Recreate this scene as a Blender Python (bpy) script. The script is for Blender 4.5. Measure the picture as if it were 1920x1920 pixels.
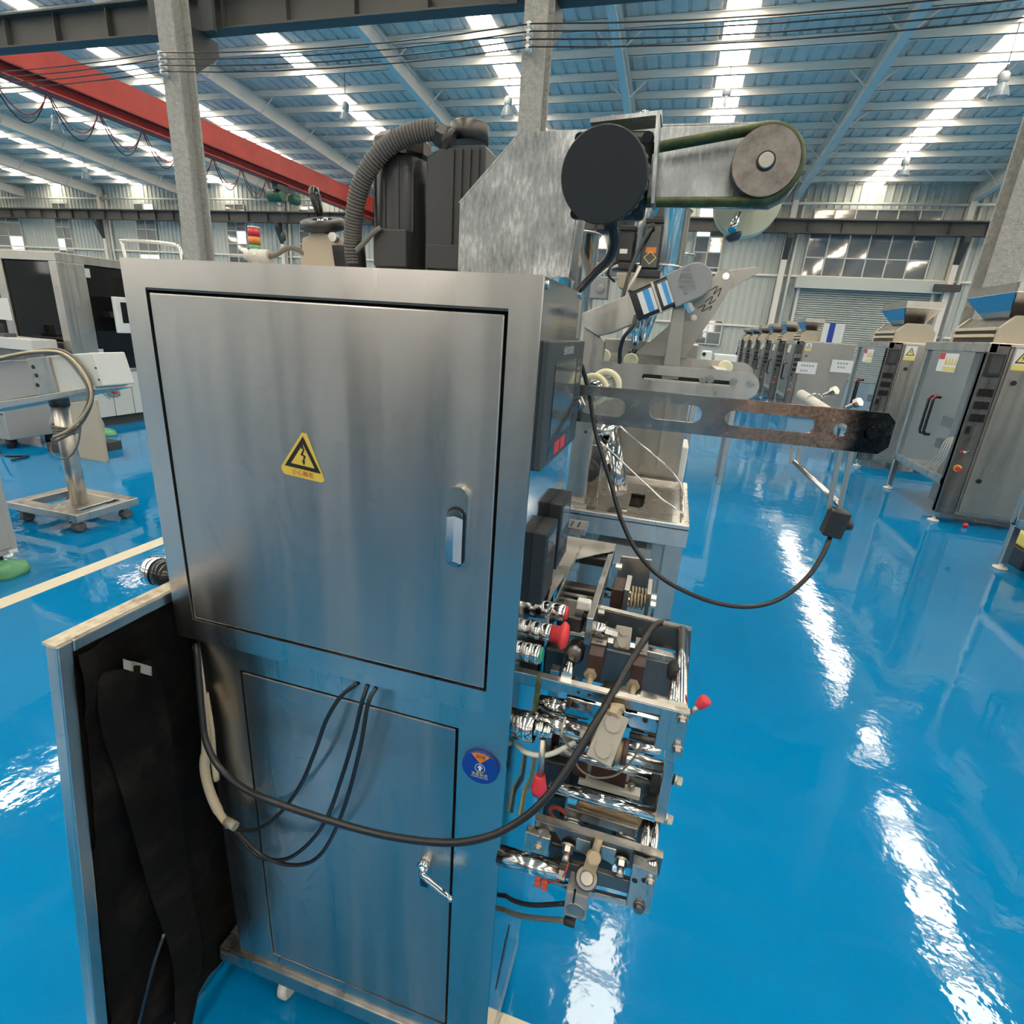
import bpy, bmesh, math, random
from mathutils import Vector, Matrix
random.seed(7)
scene = bpy.context.scene
for _o in list(bpy.data.objects):
    bpy.data.objects.remove(_o, do_unlink=True)
COL = scene.collection

# ------------------------------------------------------------------ camera
YAW, PITCH, ROLL, FPX = -0.26652, 0.328044, -0.068058, 1012.77
EYE = Vector((0.0, 0.0, 1.54))
_cy, _sy, _cp, _sp, _cr, _sr = (math.cos(YAW), math.sin(YAW), math.cos(PITCH), math.sin(PITCH), math.cos(ROLL), math.sin(ROLL))
CF = Vector((_sy * _cp, _cy * _cp, -_sp))
_rt = Vector((_cy, -_sy, 0.0))
_dn = CF.cross(_rt)
CR = _cr * _rt + _sr * _dn
CD = -_sr * _rt + _cr * _dn
cam = bpy.data.cameras.new('camera')
cam.sensor_width = 36.0
cam.lens = FPX / 1920.0 * 36.0
cam.clip_start = 0.02
cam.clip_end = 300.0
camo = bpy.data.objects.new('camera', cam)
COL.objects.link(camo)
_m = Matrix((( CR.x, -CD.x, -CF.x, EYE.x), (CR.y, -CD.y, -CF.y, EYE.y), (CR.z, -CD.z, -CF.z, EYE.z), (0, 0, 0, 1)))
camo.matrix_world = _m
scene.camera = camo

# ------------------------------------------------------------------ light and exposure
world = bpy.data.worlds.new('world')
scene.world = world
world.use_nodes = True
_bg = world.node_tree.nodes['Background']
_bg.inputs[0].default_value = (0.80, 0.88, 1.0, 1)
_bg.inputs[1].default_value = 1.0
SKYLIGHT_STRENGTH = 17.5
WINDOW_STRENGTH = 3.2
scene.view_settings.view_transform = 'Standard'
scene.view_settings.look = 'None'
scene.view_settings.gamma = 1.0
scene.view_settings.use_curve_mapping = False
scene.view_settings.exposure = 0.0
scene.cycles.use_denoising = True
scene.cycles.max_bounces = 6
scene.cycles.diffuse_bounces = 3
scene.cycles.glossy_bounces = 3
scene.cycles.transmission_bounces = 2
scene.cycles.transparent_max_bounces = 6
scene.cycles.use_adaptive_sampling = True
scene.cycles.adaptive_threshold = 0.1
scene.cycles.adaptive_min_samples = 12
scene.cycles.sample_clamp_indirect = 6.0
scene.cycles.caustics_reflective = True
scene.cycles.blur_glossy = 1.0
scene.cycles.caustics_refractive = False

# ------------------------------------------------------------------ helpers
def P(x, y, X=None, Y=None, Z=None):
    """point of the real place seen at a photograph pixel, on the plane X=, Y= or Z="""
    d = CR * (x - 960.0) + CD * (y - 960.0) + CF * FPX
    if X is not None: t = (X - EYE.x) / d.x
    elif Y is not None: t = (Y - EYE.y) / d.y
    else: t = (Z - EYE.z) / d.z
    return EYE + d * t

OFF = {}
def off(o):
    return OFF.get(o.name, Vector((0, 0, 0))) if o else Vector((0, 0, 0))
def link(o, parent=None):
    COL.objects.link(o)
    if parent is not None:
        o.parent = parent
        OFF[o.name] = off(parent)
    return o
def tag(o, label=None, cat=None, group=None, kind=None):
    if label: o['label'] = label
    if cat: o['category'] = cat
    if group: o['group'] = group
    if kind: o['kind'] = kind
    return o
def empty(name, loc, label=None, cat=None, group=None, kind=None):
    o = bpy.data.objects.new(name, None)
    o.empty_display_size = 0.1
    COL.objects.link(o)
    o.location = loc
    OFF[o.name] = Vector(loc)
    return tag(o, label, cat, group, kind)

def basis(ax):
    ax = Vector(ax).normalized()
    t = Vector((0, 0, 1)) if abs(ax.z) < 0.9 else Vector((1, 0, 0))
    u = ax.cross(t).normalized()
    return u, ax.cross(u).normalized(), ax

class B:
    def __init__(s):
        s.v = []; s.f = []; s.s = []
    def _a(s, pts, faces, smooth=False):
        n = len(s.v)
        s.v += [Vector(p) for p in pts]
        for i, fc in enumerate(faces):
            s.f.append([n + k for k in fc])
            s.s.append(smooth if isinstance(smooth, bool) else smooth[i])
        return s
    def box(s, x0, x1, y0, y1, z0, z1):
        p = [(x, y, z) for z in (z0, z1) for y in (y0, y1) for x in (x0, x1)]
        return s._a(p, [(0, 2, 3, 1), (4, 5, 7, 6), (0, 1, 5, 4), (2, 6, 7, 3), (0, 4, 6, 2), (1, 3, 7, 5)])
    def obox(s, c, u, v, w):
        """u, v, w are half-extent vectors"""
        c, u, v, w = Vector(c), Vector(u), Vector(v), Vector(w)
        p = [c + a * u + b * v + k * w for k in (-1, 1) for b in (-1, 1) for a in (-1, 1)]
        return s._a(p, [(0, 2, 3, 1), (4, 5, 7, 6), (0, 1, 5, 4), (2, 6, 7, 3), (0, 4, 6, 2), (1, 3, 7, 5)])
    def bar(s, p0, p1, w, h, up=(0, 0, 1)):
        p0, p1 = Vector(p0), Vector(p1)
        d = (p1 - p0)
        r = d.cross(Vector(up))
        if r.length < 1e-9: r = d.cross(Vector((1, 0, 0)))
        r.normalize()
        q = r.cross(d).normalized()
        return s.obox((p0 + p1) / 2, d / 2, r * w / 2, q * h / 2)
    def cyl(s, p0, p1, r, r2=None, n=20, caps=True, rot=0.0):
        p0, p1 = Vector(p0), Vector(p1)
        r2 = r if r2 is None else r2
        u, v, a = basis(p1 - p0)
        pts = []
        for c, rr in ((p0, r), (p1, r2)):
            for i in range(n):
                t = 2 * math.pi * i / n + rot
                pts.append(c + u * (rr * math.cos(t)) + v * (rr * math.sin(t)))
        fs = [(i, (i + 1) % n, n + (i + 1) % n, n + i) for i in range(n)]
        sm = [n > 8] * n
        if caps:
            fs += [tuple(range(n - 1, -1, -1)), tuple(range(n, 2 * n))]
            sm += [False, False]
        return s._a(pts, fs, sm)
    def lathe(s, p0, ax, prof, n=24, smooth=True):
        """prof: (radius, height along ax)"""
        p0 = Vector(p0)
        u, v, a = basis(ax)
        pts = []
        for r, h in prof:
            for i in range(n):
                t = 2 * math.pi * i / n
                pts.append(p0 + a * h + u * (r * math.cos(t)) + v * (r * math.sin(t)))
        fs = []
        for k in range(len(prof) - 1):
            for i in range(n):
                fs.append((k * n + i, k * n + (i + 1) % n, (k + 1) * n + (i + 1) % n, (k + 1) * n + i))
        sm = [smooth] * len(fs)
        fs += [tuple(range(n - 1, -1, -1)), tuple(range((len(prof) - 1) * n, len(prof) * n))]
        sm += [False, False]
        return s._a(pts, fs, sm)
    def tube(s, pts, r, n=8, smoothpts=True, sub=6, closed=False):
        pts = [Vector(p) for p in pts]
        if smoothpts and len(pts) > 2:
            q = []
            m = len(pts)
            rng = range(m) if closed else range(m - 1)
            for i in rng:
                a = pts[(i - 1) % m] if (closed or i > 0) else pts[0] * 2 - pts[1]
                b, c = pts[i], pts[(i + 1) % m]
                d = pts[(i + 2) % m] if (closed or i + 2 < m) else c * 2 - b
                for k in range(sub):
                    t = k / sub
                    q.append(0.5 * ((2 * b) + (c - a) * t + (2 * a - 5 * b + 4 * c - d) * t * t + (3 * b - a - 3 * c + d) * t ** 3))
            if not closed: q.append(pts[-1])
            pts = q
        m = len(pts)
        ring = []
        nu = None
        for i in range(m):
            if closed: d = pts[(i + 1) % m] - pts[i - 1]
            else: d = pts[min(i + 1, m - 1)] - pts[max(i - 1, 0)]
            if d.length < 1e-9: d = Vector((0, 0, 1))
            d.normalize()
            if nu is None:
                nu = basis(d)[0]
            else:
                nu = (nu - d * nu.dot(d))
                nu = nu.normalized() if nu.length > 1e-6 else basis(d)[0]
            nv = d.cross(nu)
            rr = r[min(i * len(r) // m, len(r) - 1)] if isinstance(r, (list, tuple)) else r
            for k in range(n):
                t = 2 * math.pi * k / n
                ring.append(pts[i] + nu * (rr * math.cos(t)) + nv * (rr * math.sin(t)))
        fs = []
        for i in range(m if closed else m - 1):
            j = (i + 1) % m
            for k in range(n):
                fs.append((i * n + k, i * n + (k + 1) % n, j * n + (k + 1) % n, j * n + k))
        sm = [True] * len(fs)
        if not closed:
            fs += [tuple(range(n - 1, -1, -1)), tuple(range((m - 1) * n, m * n))]
            sm += [False, False]
        return s._a(ring, fs, sm)
    def prism(s, poly, vec):
        poly = [Vector(p) for p in poly]
        vec = Vector(vec)
        n = len(poly)
        fs = [tuple(range(n - 1, -1, -1)), tuple(range(n, 2 * n))]
        fs += [(i, (i + 1) % n, n + (i + 1) % n, n + i) for i in range(n)]
        return s._a(poly + [p + vec for p in poly], fs)
    def quad(s, a, b, c, d):
        return s._a([a, b, c, d], [(0, 1, 2, 3)])
    def ring(s, c, ax, R, r, n=32, k=8):
        u, v, a = basis(ax)
        c = Vector(c)
        return s.tube([c + u * (R * math.cos(2 * math.pi * i / n)) + v * (R * math.sin(2 * math.pi * i / n)) for i in range(n)], r, k, False, closed=True)
    def spring(s, p0, p1, R, r, turns, n=12, k=5):
        p0, p1 = Vector(p0), Vector(p1)
        u, v, a = basis(p1 - p0)
        m = int(turns * n)
        return s.tube([p0 + (p1 - p0) * (i / m) + u * (R * math.cos(2 * math.pi * i / n)) + v * (R * math.sin(2 * math.pi * i / n)) for i in range(m + 1)], r, k, False)
    def hex(s, p0, p1, r):
        return s.cyl(p0, p1, r, n=6)
    def build(s, name, mat, parent=None, bevel=0.0, seg=2):
        me = bpy.data.meshes.new(name)
        o0 = off(parent)
        me.from_pydata([tuple(p - o0) for p in s.v], [], s.f)
        me.polygons.foreach_set('use_smooth', s.s)
        me.materials.append(M[mat])
        bm = bmesh.new(); bm.from_mesh(me)
        bmesh.ops.recalc_face_normals(bm, faces=bm.faces)
        bm.to_mesh(me); bm.free()
        o = bpy.data.objects.new(name, me)
        link(o, parent)
        if bevel:
            md = o.modifiers.new('bevel', 'BEVEL')
            md.width = bevel; md.segments = seg; md.limit_method = 'ANGLE'; md.angle_limit = math.radians(50)
        return o

def curve_mesh(cu):
    o = bpy.data.objects.new('tmp', cu)
    COL.objects.link(o)
    dg = bpy.context.evaluated_depsgraph_get()
    dg.update()
    me = bpy.data.meshes.new_from_object(o.evaluated_get(dg))
    bpy.data.objects.remove(o)
    return me
def put(name, me, mat, mtx, parent):
    me.transform(Matrix.Translation(-off(parent)) @ mtx)
    me.materials.clear(); me.materials.append(M[mat])
    me.name = name
    o = bpy.data.objects.new(name, me)
    return link(o, parent)
def frame_mtx(o, ux, uy):
    ux = Vector(ux).normalized(); uz = ux.cross(Vector(uy)).normalized(); uy = uz.cross(ux)
    o = Vector(o)
    return Matrix(((ux.x, uy.x, uz.x, o.x), (ux.y, uy.y, uz.y, o.y), (ux.z, uy.z, uz.z, o.z), (0, 0, 0, 1)))
def slot(cx, cy, L, r, n=10):
    """stadium outline, horizontal"""
    p = []
    for i in range(n + 1):
        t = -math.pi / 2 + math.pi * i / n
        p.append((cx + L / 2 - r + r * math.cos(t), cy + r * math.sin(t)))
    for i in range(n + 1):
        t = math.pi / 2 + math.pi * i / n
        p.append((cx - L / 2 + r + r * math.cos(t), cy + r * math.sin(t)))
    return p
def circ(cx, cy, r, n=20):
    return [(cx + r * math.cos(2 * math.pi * i / n), cy + r * math.sin(2 * math.pi * i / n)) for i in range(n)]
def rrect(x0, x1, y0, y1, r, n=5):
    p = []
    for cx, cy, a in ((x1 - r, y0 + r, -90), (x1 - r, y1 - r, 0), (x0 + r, y1 - r, 90), (x0 + r, y0 + r, 180)):
        for i in range(n + 1):
            t = math.radians(a + 90.0 * i / n)
            p.append((cx + r * math.cos(t), cy + r * math.sin(t)))
    return p
def plate(name, outer, holes, thick, o, ux, uy, mat, parent, bevel=0.0):
    """flat sheet with cut-outs in the plane (ux, uy) at o, extruded +-thick/2"""
    cu = bpy.data.curves.new('c', 'CURVE')
    cu.dimensions = '2D'; cu.fill_mode = 'BOTH'; cu.extrude = thick / 2
    for lp in [outer] + list(holes):
        sp = cu.splines.new('POLY')
        sp.points.add(len(lp) - 1)
        for i, q in enumerate(lp): sp.points[i].co = (q[0], q[1], 0, 1)
        sp.use_cyclic_u = True
    me = curve_mesh(cu)
    ob = put(name, me, mat, frame_mtx(o, ux, uy), parent)
    if bevel:
        md = ob.modifiers.new('bevel', 'BEVEL')
        md.width = bevel; md.segments = 1; md.limit_method = 'ANGLE'; md.angle_limit = math.radians(50)
    return ob
def text(name, s, size, o, ux, uy, mat, parent, align='CENTER', ext=0.0):
    cu = bpy.data.curves.new('t', 'FONT')
    cu.body = s; cu.size = size; cu.align_x = align; cu.align_y = 'CENTER'; cu.extrude = ext
    cu.resolution_u = 3
    me = curve_mesh(cu)
    return put(name, me, mat, frame_mtx(o, ux, uy), parent)
def flat(name, pts, mat, parent):
    return B()._a(pts, [tuple(range(len(pts)))]).build(name, mat, parent)
def copy_tree(o, parent=None, loc=None):
    c = o.copy()
    COL.objects.link(c)
    c.parent = parent
    if loc is not None: c.location = loc
    for ch in o.children: copy_tree(ch, c)
    return c

# ------------------------------------------------------------------ materials
M = {}
def mat(name, col=(0.5, 0.5, 0.5), rough=0.5, metal=0.0, **k):
    m = bpy.data.materials.new(name)
    m.use_nodes = True
    nt = m.node_tree
    b = nt.nodes['Principled BSDF']
    b.inputs['Base Color'].default_value = (*col, 1)
    b.inputs['Roughness'].default_value = rough
    b.inputs['Metallic'].default_value = metal
    for kk, vv in k.items():
        b.inputs[kk.replace('_', ' ')].default_value = vv
    M[name] = m
    return m, nt, b
def N(nt, t, **k):
    n = nt.nodes.new(t)
    for a, v in k.items():
        if a in n.inputs: n.inputs[a].default_value = v
        else: setattr(n, a, v)
    return n
def coords(nt, scale=(1, 1, 1), space='Object'):
    tc = N(nt, 'ShaderNodeTexCoord')
    mp = N(nt, 'ShaderNodeMapping')
    mp.inputs['Scale'].default_value = scale
    nt.links.new(tc.outputs[space], mp.inputs['Vector'])
    return mp.outputs['Vector']
def noise(nt, vec, scale=5, detail=4, rough=0.55):
    n = N(nt, 'ShaderNodeTexNoise')
    n.inputs['Scale'].default_value = scale
    n.inputs['Detail'].default_value = detail
    n.inputs['Roughness'].default_value = rough
    nt.links.new(vec, n.inputs['Vector'])
    return n.outputs['Fac']
def ramp(nt, fac, stops):
    r = N(nt, 'ShaderNodeValToRGB')
    e = r.color_ramp.elements
    while len(e) < len(stops): e.new(0.5)
    for i, (p, c) in enumerate(stops):
        e[i].position = p
        e[i].color = (*c, 1) if len(c) == 3 else c
    nt.links.new(fac, r.inputs['Fac'])
    return r.outputs['Color']
def rng(nt, fac, a, b, lo=0.0, hi=1.0):
    r = N(nt, 'ShaderNodeMapRange')
    r.inputs['From Min'].default_value = lo; r.inputs['From Max'].default_value = hi
    r.inputs['To Min'].default_value = a; r.inputs['To Max'].default_value = b
    nt.links.new(fac, r.inputs['Value'])
    return r.outputs['Result']
def bump(nt, b, h, strength=0.2, dist=0.01):
    n = N(nt, 'ShaderNodeBump')
    n.inputs['Strength'].default_value = strength
    n.inputs['Distance'].default_value = dist
    nt.links.new(h, n.inputs['Height'])
    nt.links.new(n.outputs['Normal'], b.inputs['Normal'])

# brushed stainless sheet, grain horizontal, faint vertical stains
def steel(name, base, rough, aniso=0.0, grain=0.0, stain=0.12, metal=1.0):
    m, nt, b = mat(name, base, rough, metal)
    v1 = coords(nt, (11, 11, 0.5)); n1 = noise(nt, v1, 1.6, 2, 0.5)
    v2 = coords(nt, (3, 3, 420)); n2 = noise(nt, v2, 1.0, 2, 0.5)
    v3 = coords(nt, (1, 1, 1)); n3 = noise(nt, v3, 9, 6, 0.65)
    mx = N(nt, 'ShaderNodeMath', operation='ADD'); nt.links.new(n1, mx.inputs[0]); nt.links.new(n3, mx.inputs[1])
    d = tuple(c * (1 - stain) for c in base); l = tuple(min(1, c * (1 + stain)) for c in base)
    c = ramp(nt, rng(nt, mx.outputs[0], 0, 1, 0.6, 1.4), [(0.0, d), (1.0, l)])
    nt.links.new(c, b.inputs['Base Color'])
    nt.links.new(rng(nt, n1, rough * 0.8, rough * 1.25, 0.3, 0.7), b.inputs['Roughness'])
    if aniso:
        b.inputs['Anisotropic'].default_value = aniso
        b.inputs['Anisotropic Rotation'].default_value = 0.25
        tg = N(nt, 'ShaderNodeTangent'); tg.direction_type = 'RADIAL'; tg.axis = 'Z'
        nt.links.new(tg.outputs[0], b.inputs['Tangent'])
    if grain: bump(nt, b, n2, grain, 0.0004)
steel('steel_door', (0.50, 0.475, 0.45), 0.34, 0.55, 0.0, 0.08)
steel('steel_frame', (0.62, 0.585, 0.55), 0.30, 0.3, 0.0, 0.08)
steel('steel_mirror', (0.50, 0.50, 0.50), 0.10, 0.0, 0.0, 0.06)
steel('steel', (0.50, 0.48, 0.45), 0.24, 0.0, 0.0, 0.12)
steel('steel_satin', (0.52, 0.49, 0.445), 0.34, 0.0, 0.0, 0.12)
steel('steel_matt', (0.40, 0.375, 0.335), 0.45, 0.0, 0.0, 0.10)
steel('steel_worn', (0.22, 0.205, 0.19), 0.40, 0.0, 0.0, 0.35)
steel('steel_dark', (0.115, 0.105, 0.10), 0.42, 0.0, 0.0, 0.30)
mat('chrome', (0.72, 0.72, 0.72), 0.07, 1.0)
mat('chrome_soft', (0.66, 0.65, 0.63), 0.16, 1.0)
mat('can_steel', (0.80, 0.72, 0.64), 0.17, 1.0)
# hot-dip zinc sheet with a fine mottled spangle
m, nt, b = mat('zinc', (0.55, 0.57, 0.58), 0.38, 0.85)
n1 = noise(nt, coords(nt, (220, 220, 60)), 1.0, 5, 0.7)
n2 = noise(nt, coords(nt), 14, 3, 0.5)
mx = N(nt, 'ShaderNodeMath', operation='ADD'); nt.links.new(n1, mx.inputs[0]); nt.links.new(n2, mx.inputs[1])
nt.links.new(ramp(nt, rng(nt, mx.outputs[0], 0, 1, 0.72, 1.28), [(0, (0.20, 0.21, 0.215)), (0.55, (0.36, 0.375, 0.38)), (1, (0.68, 0.70, 0.70))]), b.inputs['Base Color'])
nt.links.new(rng(nt, n1, 0.28, 0.5, 0.3, 0.7), b.inputs['Roughness'])
# chrome arm: grey at the cabinet, copper brown then black towards its free end
m, nt, b = mat('brown_black_arm', (0.4, 0.3, 0.25), 0.2, 1.0)
tc = N(nt, 'ShaderNodeTexCoord'); sx = N(nt, 'ShaderNodeSeparateXYZ'); nt.links.new(tc.outputs['Object'], sx.inputs[0])
n1 = noise(nt, coords(nt, (1, 1, 1)), 38, 6, 0.65)
n2 = noise(nt, coords(nt, (1, 1, 1)), 210, 3, 0.6)
ad = N(nt, 'ShaderNodeMath', operation='MULTIPLY_ADD'); nt.links.new(n1, ad.inputs[0]); ad.inputs[1].default_value = 0.06; nt.links.new(sx.outputs[0], ad.inputs[2])
base = ramp(nt, rng(nt, ad.outputs[0], 0, 1, 0.32, 0.86), [(0.0, (0.36, 0.345, 0.33)), (0.42, (0.36, 0.34, 0.325)), (0.50, (0.32, 0.25, 0.23)), (0.57, (0.62, 0.345, 0.25)), (0.81, (0.58, 0.31, 0.215)), (0.855, (0.03, 0.028, 0.028)), (0.95, (0.04, 0.04, 0.042)), (1.0, (0.30, 0.30, 0.30))])
sp = ramp(nt, n2, [(0.42, (1, 1, 1)), (0.62, (0.45, 0.42, 0.42))])
mm = N(nt, 'ShaderNodeMix', data_type='RGBA', blend_type='MULTIPLY'); nt.links.new(rng(nt, sx.outputs[0], 0.0, 0.8, 0.50, 0.72), mm.inputs[0])
nt.links.new(base, mm.inputs[6]); nt.links.new(sp, mm.inputs[7]); nt.links.new(mm.outputs[2], b.inputs['Base Color'])
nt.links.new(rng(nt, n1, 0.14, 0.30, 0.35, 0.65), b.inputs['Roughness'])
# plastics, rubber, paint
for nm, c, r in (('black_plastic', (0.022, 0.024, 0.026), 0.38), ('black_gloss', (0.018, 0.019, 0.021), 0.16), ('black_rubber', (0.016, 0.016, 0.016), 0.55),
                 ('cable_black', (0.014, 0.014, 0.015), 0.34), ('cable_grey', (0.16, 0.15, 0.13), 0.5), ('cable_beige', (0.55, 0.44, 0.29), 0.6), ('cable_white', (0.62, 0.60, 0.53), 0.5),
                 ('motor_black', (0.032, 0.033, 0.035), 0.34), ('motor_cap', (0.017, 0.018, 0.018), 0.6), ('hmi_case', (0.045, 0.058, 0.065), 0.42),
                 ('red_plastic', (0.62, 0.035, 0.05), 0.3), ('red_button', (0.68, 0.045, 0.055), 0.42), ('green_plastic', (0.02, 0.30, 0.19), 0.35), ('cream', (0.78, 0.72, 0.50), 0.42),
                 ('white_plastic', (0.72, 0.72, 0.69), 0.4), ('ivory', (0.62, 0.60, 0.54), 0.5), ('yellow', (0.72, 0.50, 0.07), 0.5), ('yellow_pale', (0.74, 0.63, 0.16), 0.5), ('orange', (0.75, 0.21, 0.03), 0.45),
                 ('brown_block', (0.055, 0.026, 0.020), 0.45), ('blue_badge', (0.006, 0.05, 0.33), 0.4), ('blue_label', (0.05, 0.30, 0.62), 0.45), ('ink', (0.012, 0.012, 0.013), 0.6),
                 ('red_ink', (0.55, 0.08, 0.02), 0.6), ('purlin_paint', (0.86, 0.80, 0.70), 0.55), ('rafter_paint', (0.74, 0.70, 0.63), 0.55), ('rail_paint', (0.075, 0.072, 0.066), 0.6),
                 ('bracket_dark', (0.05, 0.05, 0.048), 0.6), ('window_frame', (0.62, 0.61, 0.56), 0.5), ('pipe_white', (0.62, 0.62, 0.57), 0.5), ('sheet_white', (0.58, 0.60, 0.58), 0.4),
                 ('sheet_grey', (0.33, 0.34, 0.34), 0.4), ('tan_block', (0.44, 0.38, 0.29), 0.5), ('hoist_green', (0.03, 0.10, 0.055), 0.5), ('bag_green', (0.10, 0.30, 0.15), 0.4),
                 ('paper', (0.72, 0.72, 0.70), 0.7), ('grey_cast', (0.26, 0.265, 0.265), 0.45), ('terminal_red', (0.62, 0.08, 0.035), 0.45), ('blue_film', (0.03, 0.24, 0.48), 0.35), ('resin', (0.62, 0.52, 0.36), 0.5),
                 ('yellow_zinc', (0.55, 0.40, 0.10), 0.4), ('line_paint', (0.66, 0.60, 0.46), 0.45), ('brass_dull', (0.36, 0.29, 0.19), 0.5), ('grey_beige', (0.30, 0.28, 0.245), 0.55), ('tape_silver', (0.30, 0.28, 0.23), 0.4), ('grey_rubber', (0.11, 0.105, 0.10), 0.6)):
    mat(nm, c, r)
mat('screen', (0.075, 0.08, 0.08), 0.08, 0.0, IOR=1.9)
mat('panel_black', (0.006, 0.006, 0.007), 0.05, 0.0, IOR=1.45)
# green drive belt
m, nt, b = mat('belt_green', (0.055, 0.075, 0.014), 0.5)
nt.links.new(ramp(nt, noise(nt, coords(nt), 60, 4), [(0.35, (0.035, 0.042, 0.012)), (0.65, (0.085, 0.115, 0.02))]), b.inputs['Base Color'])
# pulley face: turned iron
m, nt, b = mat('pulley_iron', (0.2, 0.18, 0.165), 0.42, 0.9)
nt.links.new(ramp(nt, noise(nt, coords(nt, (40, 40, 40)), 1.5, 6, 0.7), [(0.3, (0.135, 0.118, 0.105)), (0.7, (0.27, 0.245, 0.225))]), b.inputs['Base Color'])
# heater block, stained brass-coloured face
m, nt, b = mat('heater_face', (0.4, 0.3, 0.2), 0.42, 0.4)
nt.links.new(ramp(nt, noise(nt, coords(nt, (20, 60, 60)), 1.4, 5, 0.65), [(0.3, (0.16, 0.12, 0.085)), (0.6, (0.42, 0.33, 0.22)), (0.8, (0.55, 0.46, 0.34))]), b.inputs['Base Color'])
# dirty foam lining
m, nt, b = mat('foam_black', (0.02, 0.019, 0.018), 0.85)
nt.links.new(ramp(nt, noise(nt, coords(nt), 7, 7, 0.65), [(0.35, (0.003, 0.0027, 0.0024)), (0.55, (0.007, 0.006, 0.005)), (0.78, (0.026, 0.021, 0.017))]), b.inputs['Base Color'])
b.inputs['Specular IOR Level'].default_value = 0.12
bump(nt, b, noise(nt, coords(nt), 26, 5), 0.6, 0.012)
# dusty chipboard-like top edge of the swung-open panel
m, nt, b = mat('dusty_edge', (0.5, 0.43, 0.33), 0.7)
nt.links.new(ramp(nt, noise(nt, coords(nt, (40, 22, 40)), 1.5, 6, 0.7), [(0.32, (0.22, 0.17, 0.11)), (0.5, (0.55, 0.48, 0.36)), (0.75, (0.72, 0.66, 0.54))]), b.inputs['Base Color'])
# epoxy floor
m, nt, b = mat('epoxy', (0.0, 0.30, 0.72), 0.10, 0.0, IOR=1.52)
nt.links.new(ramp(nt, noise(nt, coords(nt), 0.55, 5, 0.6), [(0.3, (0.0, 0.165, 0.385)), (0.7, (0.0, 0.195, 0.46))]), b.inputs['Base Color'])
n1 = noise(nt, coords(nt), 6.0, 3, 0.5); n2 = noise(nt, coords(nt), 34.0, 2, 0.5)
mx = N(nt, 'ShaderNodeMath', operation='MULTIPLY_ADD'); nt.links.new(n2, mx.inputs[0]); mx.inputs[1].default_value = 0.16; nt.links.new(n1, mx.inputs[2])
bump(nt, b, mx.outputs[0], 0.13, 0.012)
nt.links.new(rng(nt, noise(nt, coords(nt), 1.3, 5, 0.6), 0.02, 0.075, 0.35, 0.65), b.inputs['Roughness'])
# roof sheet, wall sheet
m, nt, b = mat('roof_sheet', (0.50, 0.53, 0.55), 0.5)
nt.links.new(ramp(nt, noise(nt, coords(nt), 0.7, 4), [(0.3, (0.66, 0.57, 0.50)), (0.7, (0.78, 0.68, 0.60))]), b.inputs['Base Color'])
m, nt, b = mat('wall_sheet', (0.50, 0.53, 0.49), 0.5)
nt.links.new(ramp(nt, noise(nt, coords(nt), 0.4, 5), [(0.3, (0.43, 0.46, 0.43)), (0.7, (0.52, 0.55, 0.51))]), b.inputs['Base Color'])
# sprayed fire-proof coat on the columns
m, nt, b = mat('coated_steel', (0.46, 0.44, 0.40), 0.9)
n1 = noise(nt, coords(nt), 16, 6, 0.7)
nt.links.new(ramp(nt, n1, [(0.3, (0.36, 0.345, 0.31)), (0.7, (0.55, 0.53, 0.48))]), b.inputs['Base Color'])
bump(nt, b, n1, 0.9, 0.06)
# crane girder
m, nt, b = mat('crane_red', (0.42, 0.05, 0.035), 0.5)
nt.links.new(ramp(nt, noise(nt, coords(nt), 0.8, 6, 0.65), [(0.3, (0.36, 0.026, 0.02)), (0.7, (0.52, 0.05, 0.035))]), b.inputs['Base Color'])
mat('crane_dark', (0.17, 0.02, 0.018), 0.5)
# translucent roof panels lit by the sky outside
m, nt, b = mat('skylight', (0.8, 0.8, 0.78), 0.6)
b.inputs['Emission Color'].default_value = (1.0, 0.90, 0.735, 1)
b.inputs['Emission Strength'].default_value = SKYLIGHT_STRENGTH
# window panes: dark glass with clear reflections
mat('pane', (0.16, 0.165, 0.17), 0.04, 0.0, IOR=2.9)
mat('pane_lit', (0.6, 0.62, 0.64), 0.1, 0.0)
M['pane_lit'].node_tree.nodes['Principled BSDF'].inputs['Emission Color'].default_value = (0.9, 0.95, 1, 1)
M['pane_lit'].node_tree.nodes['Principled BSDF'].inputs['Emission Strength'].default_value = 1.6
mat('pane_day', (0.7, 0.72, 0.74), 0.1, 0.0)
_e = M['pane_day'].node_tree.nodes['Principled BSDF']
_e.inputs['Emission Color'].default_value = (1.0, 0.92, 0.80, 1)
_e.inputs['Emission Strength'].default_value = WINDOW_STRENGTH
# lamp reflector glass and clear acrylic doors
def clear(name, tint, fac, rough):
    m = bpy.data.materials.new(name); m.use_nodes = True
    nt = m.node_tree; nt.nodes.clear()
    o = N(nt, 'ShaderNodeOutputMaterial'); mx = N(nt, 'ShaderNodeMixShader')
    t = N(nt, 'ShaderNodeBsdfTransparent'); t.inputs[0].default_value = (*tint, 1)
    g = N(nt, 'ShaderNodeBsdfPrincipled'); g.inputs['Base Color'].default_value = (0.5, 0.55, 0.58, 1); g.inputs['Roughness'].default_value = rough
    mx.inputs[0].default_value = fac
    nt.links.new(t.outputs[0], mx.inputs[1]); nt.links.new(g.outputs[0], mx.inputs[2]); nt.links.new(mx.outputs[0], o.inputs[0])
    M[name] = m
clear('acrylic', (0.94, 0.96, 0.97), 0.13, 0.06)
clear('lamp_glass', (0.93, 0.93, 0.92), 0.40, 0.10)
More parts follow.
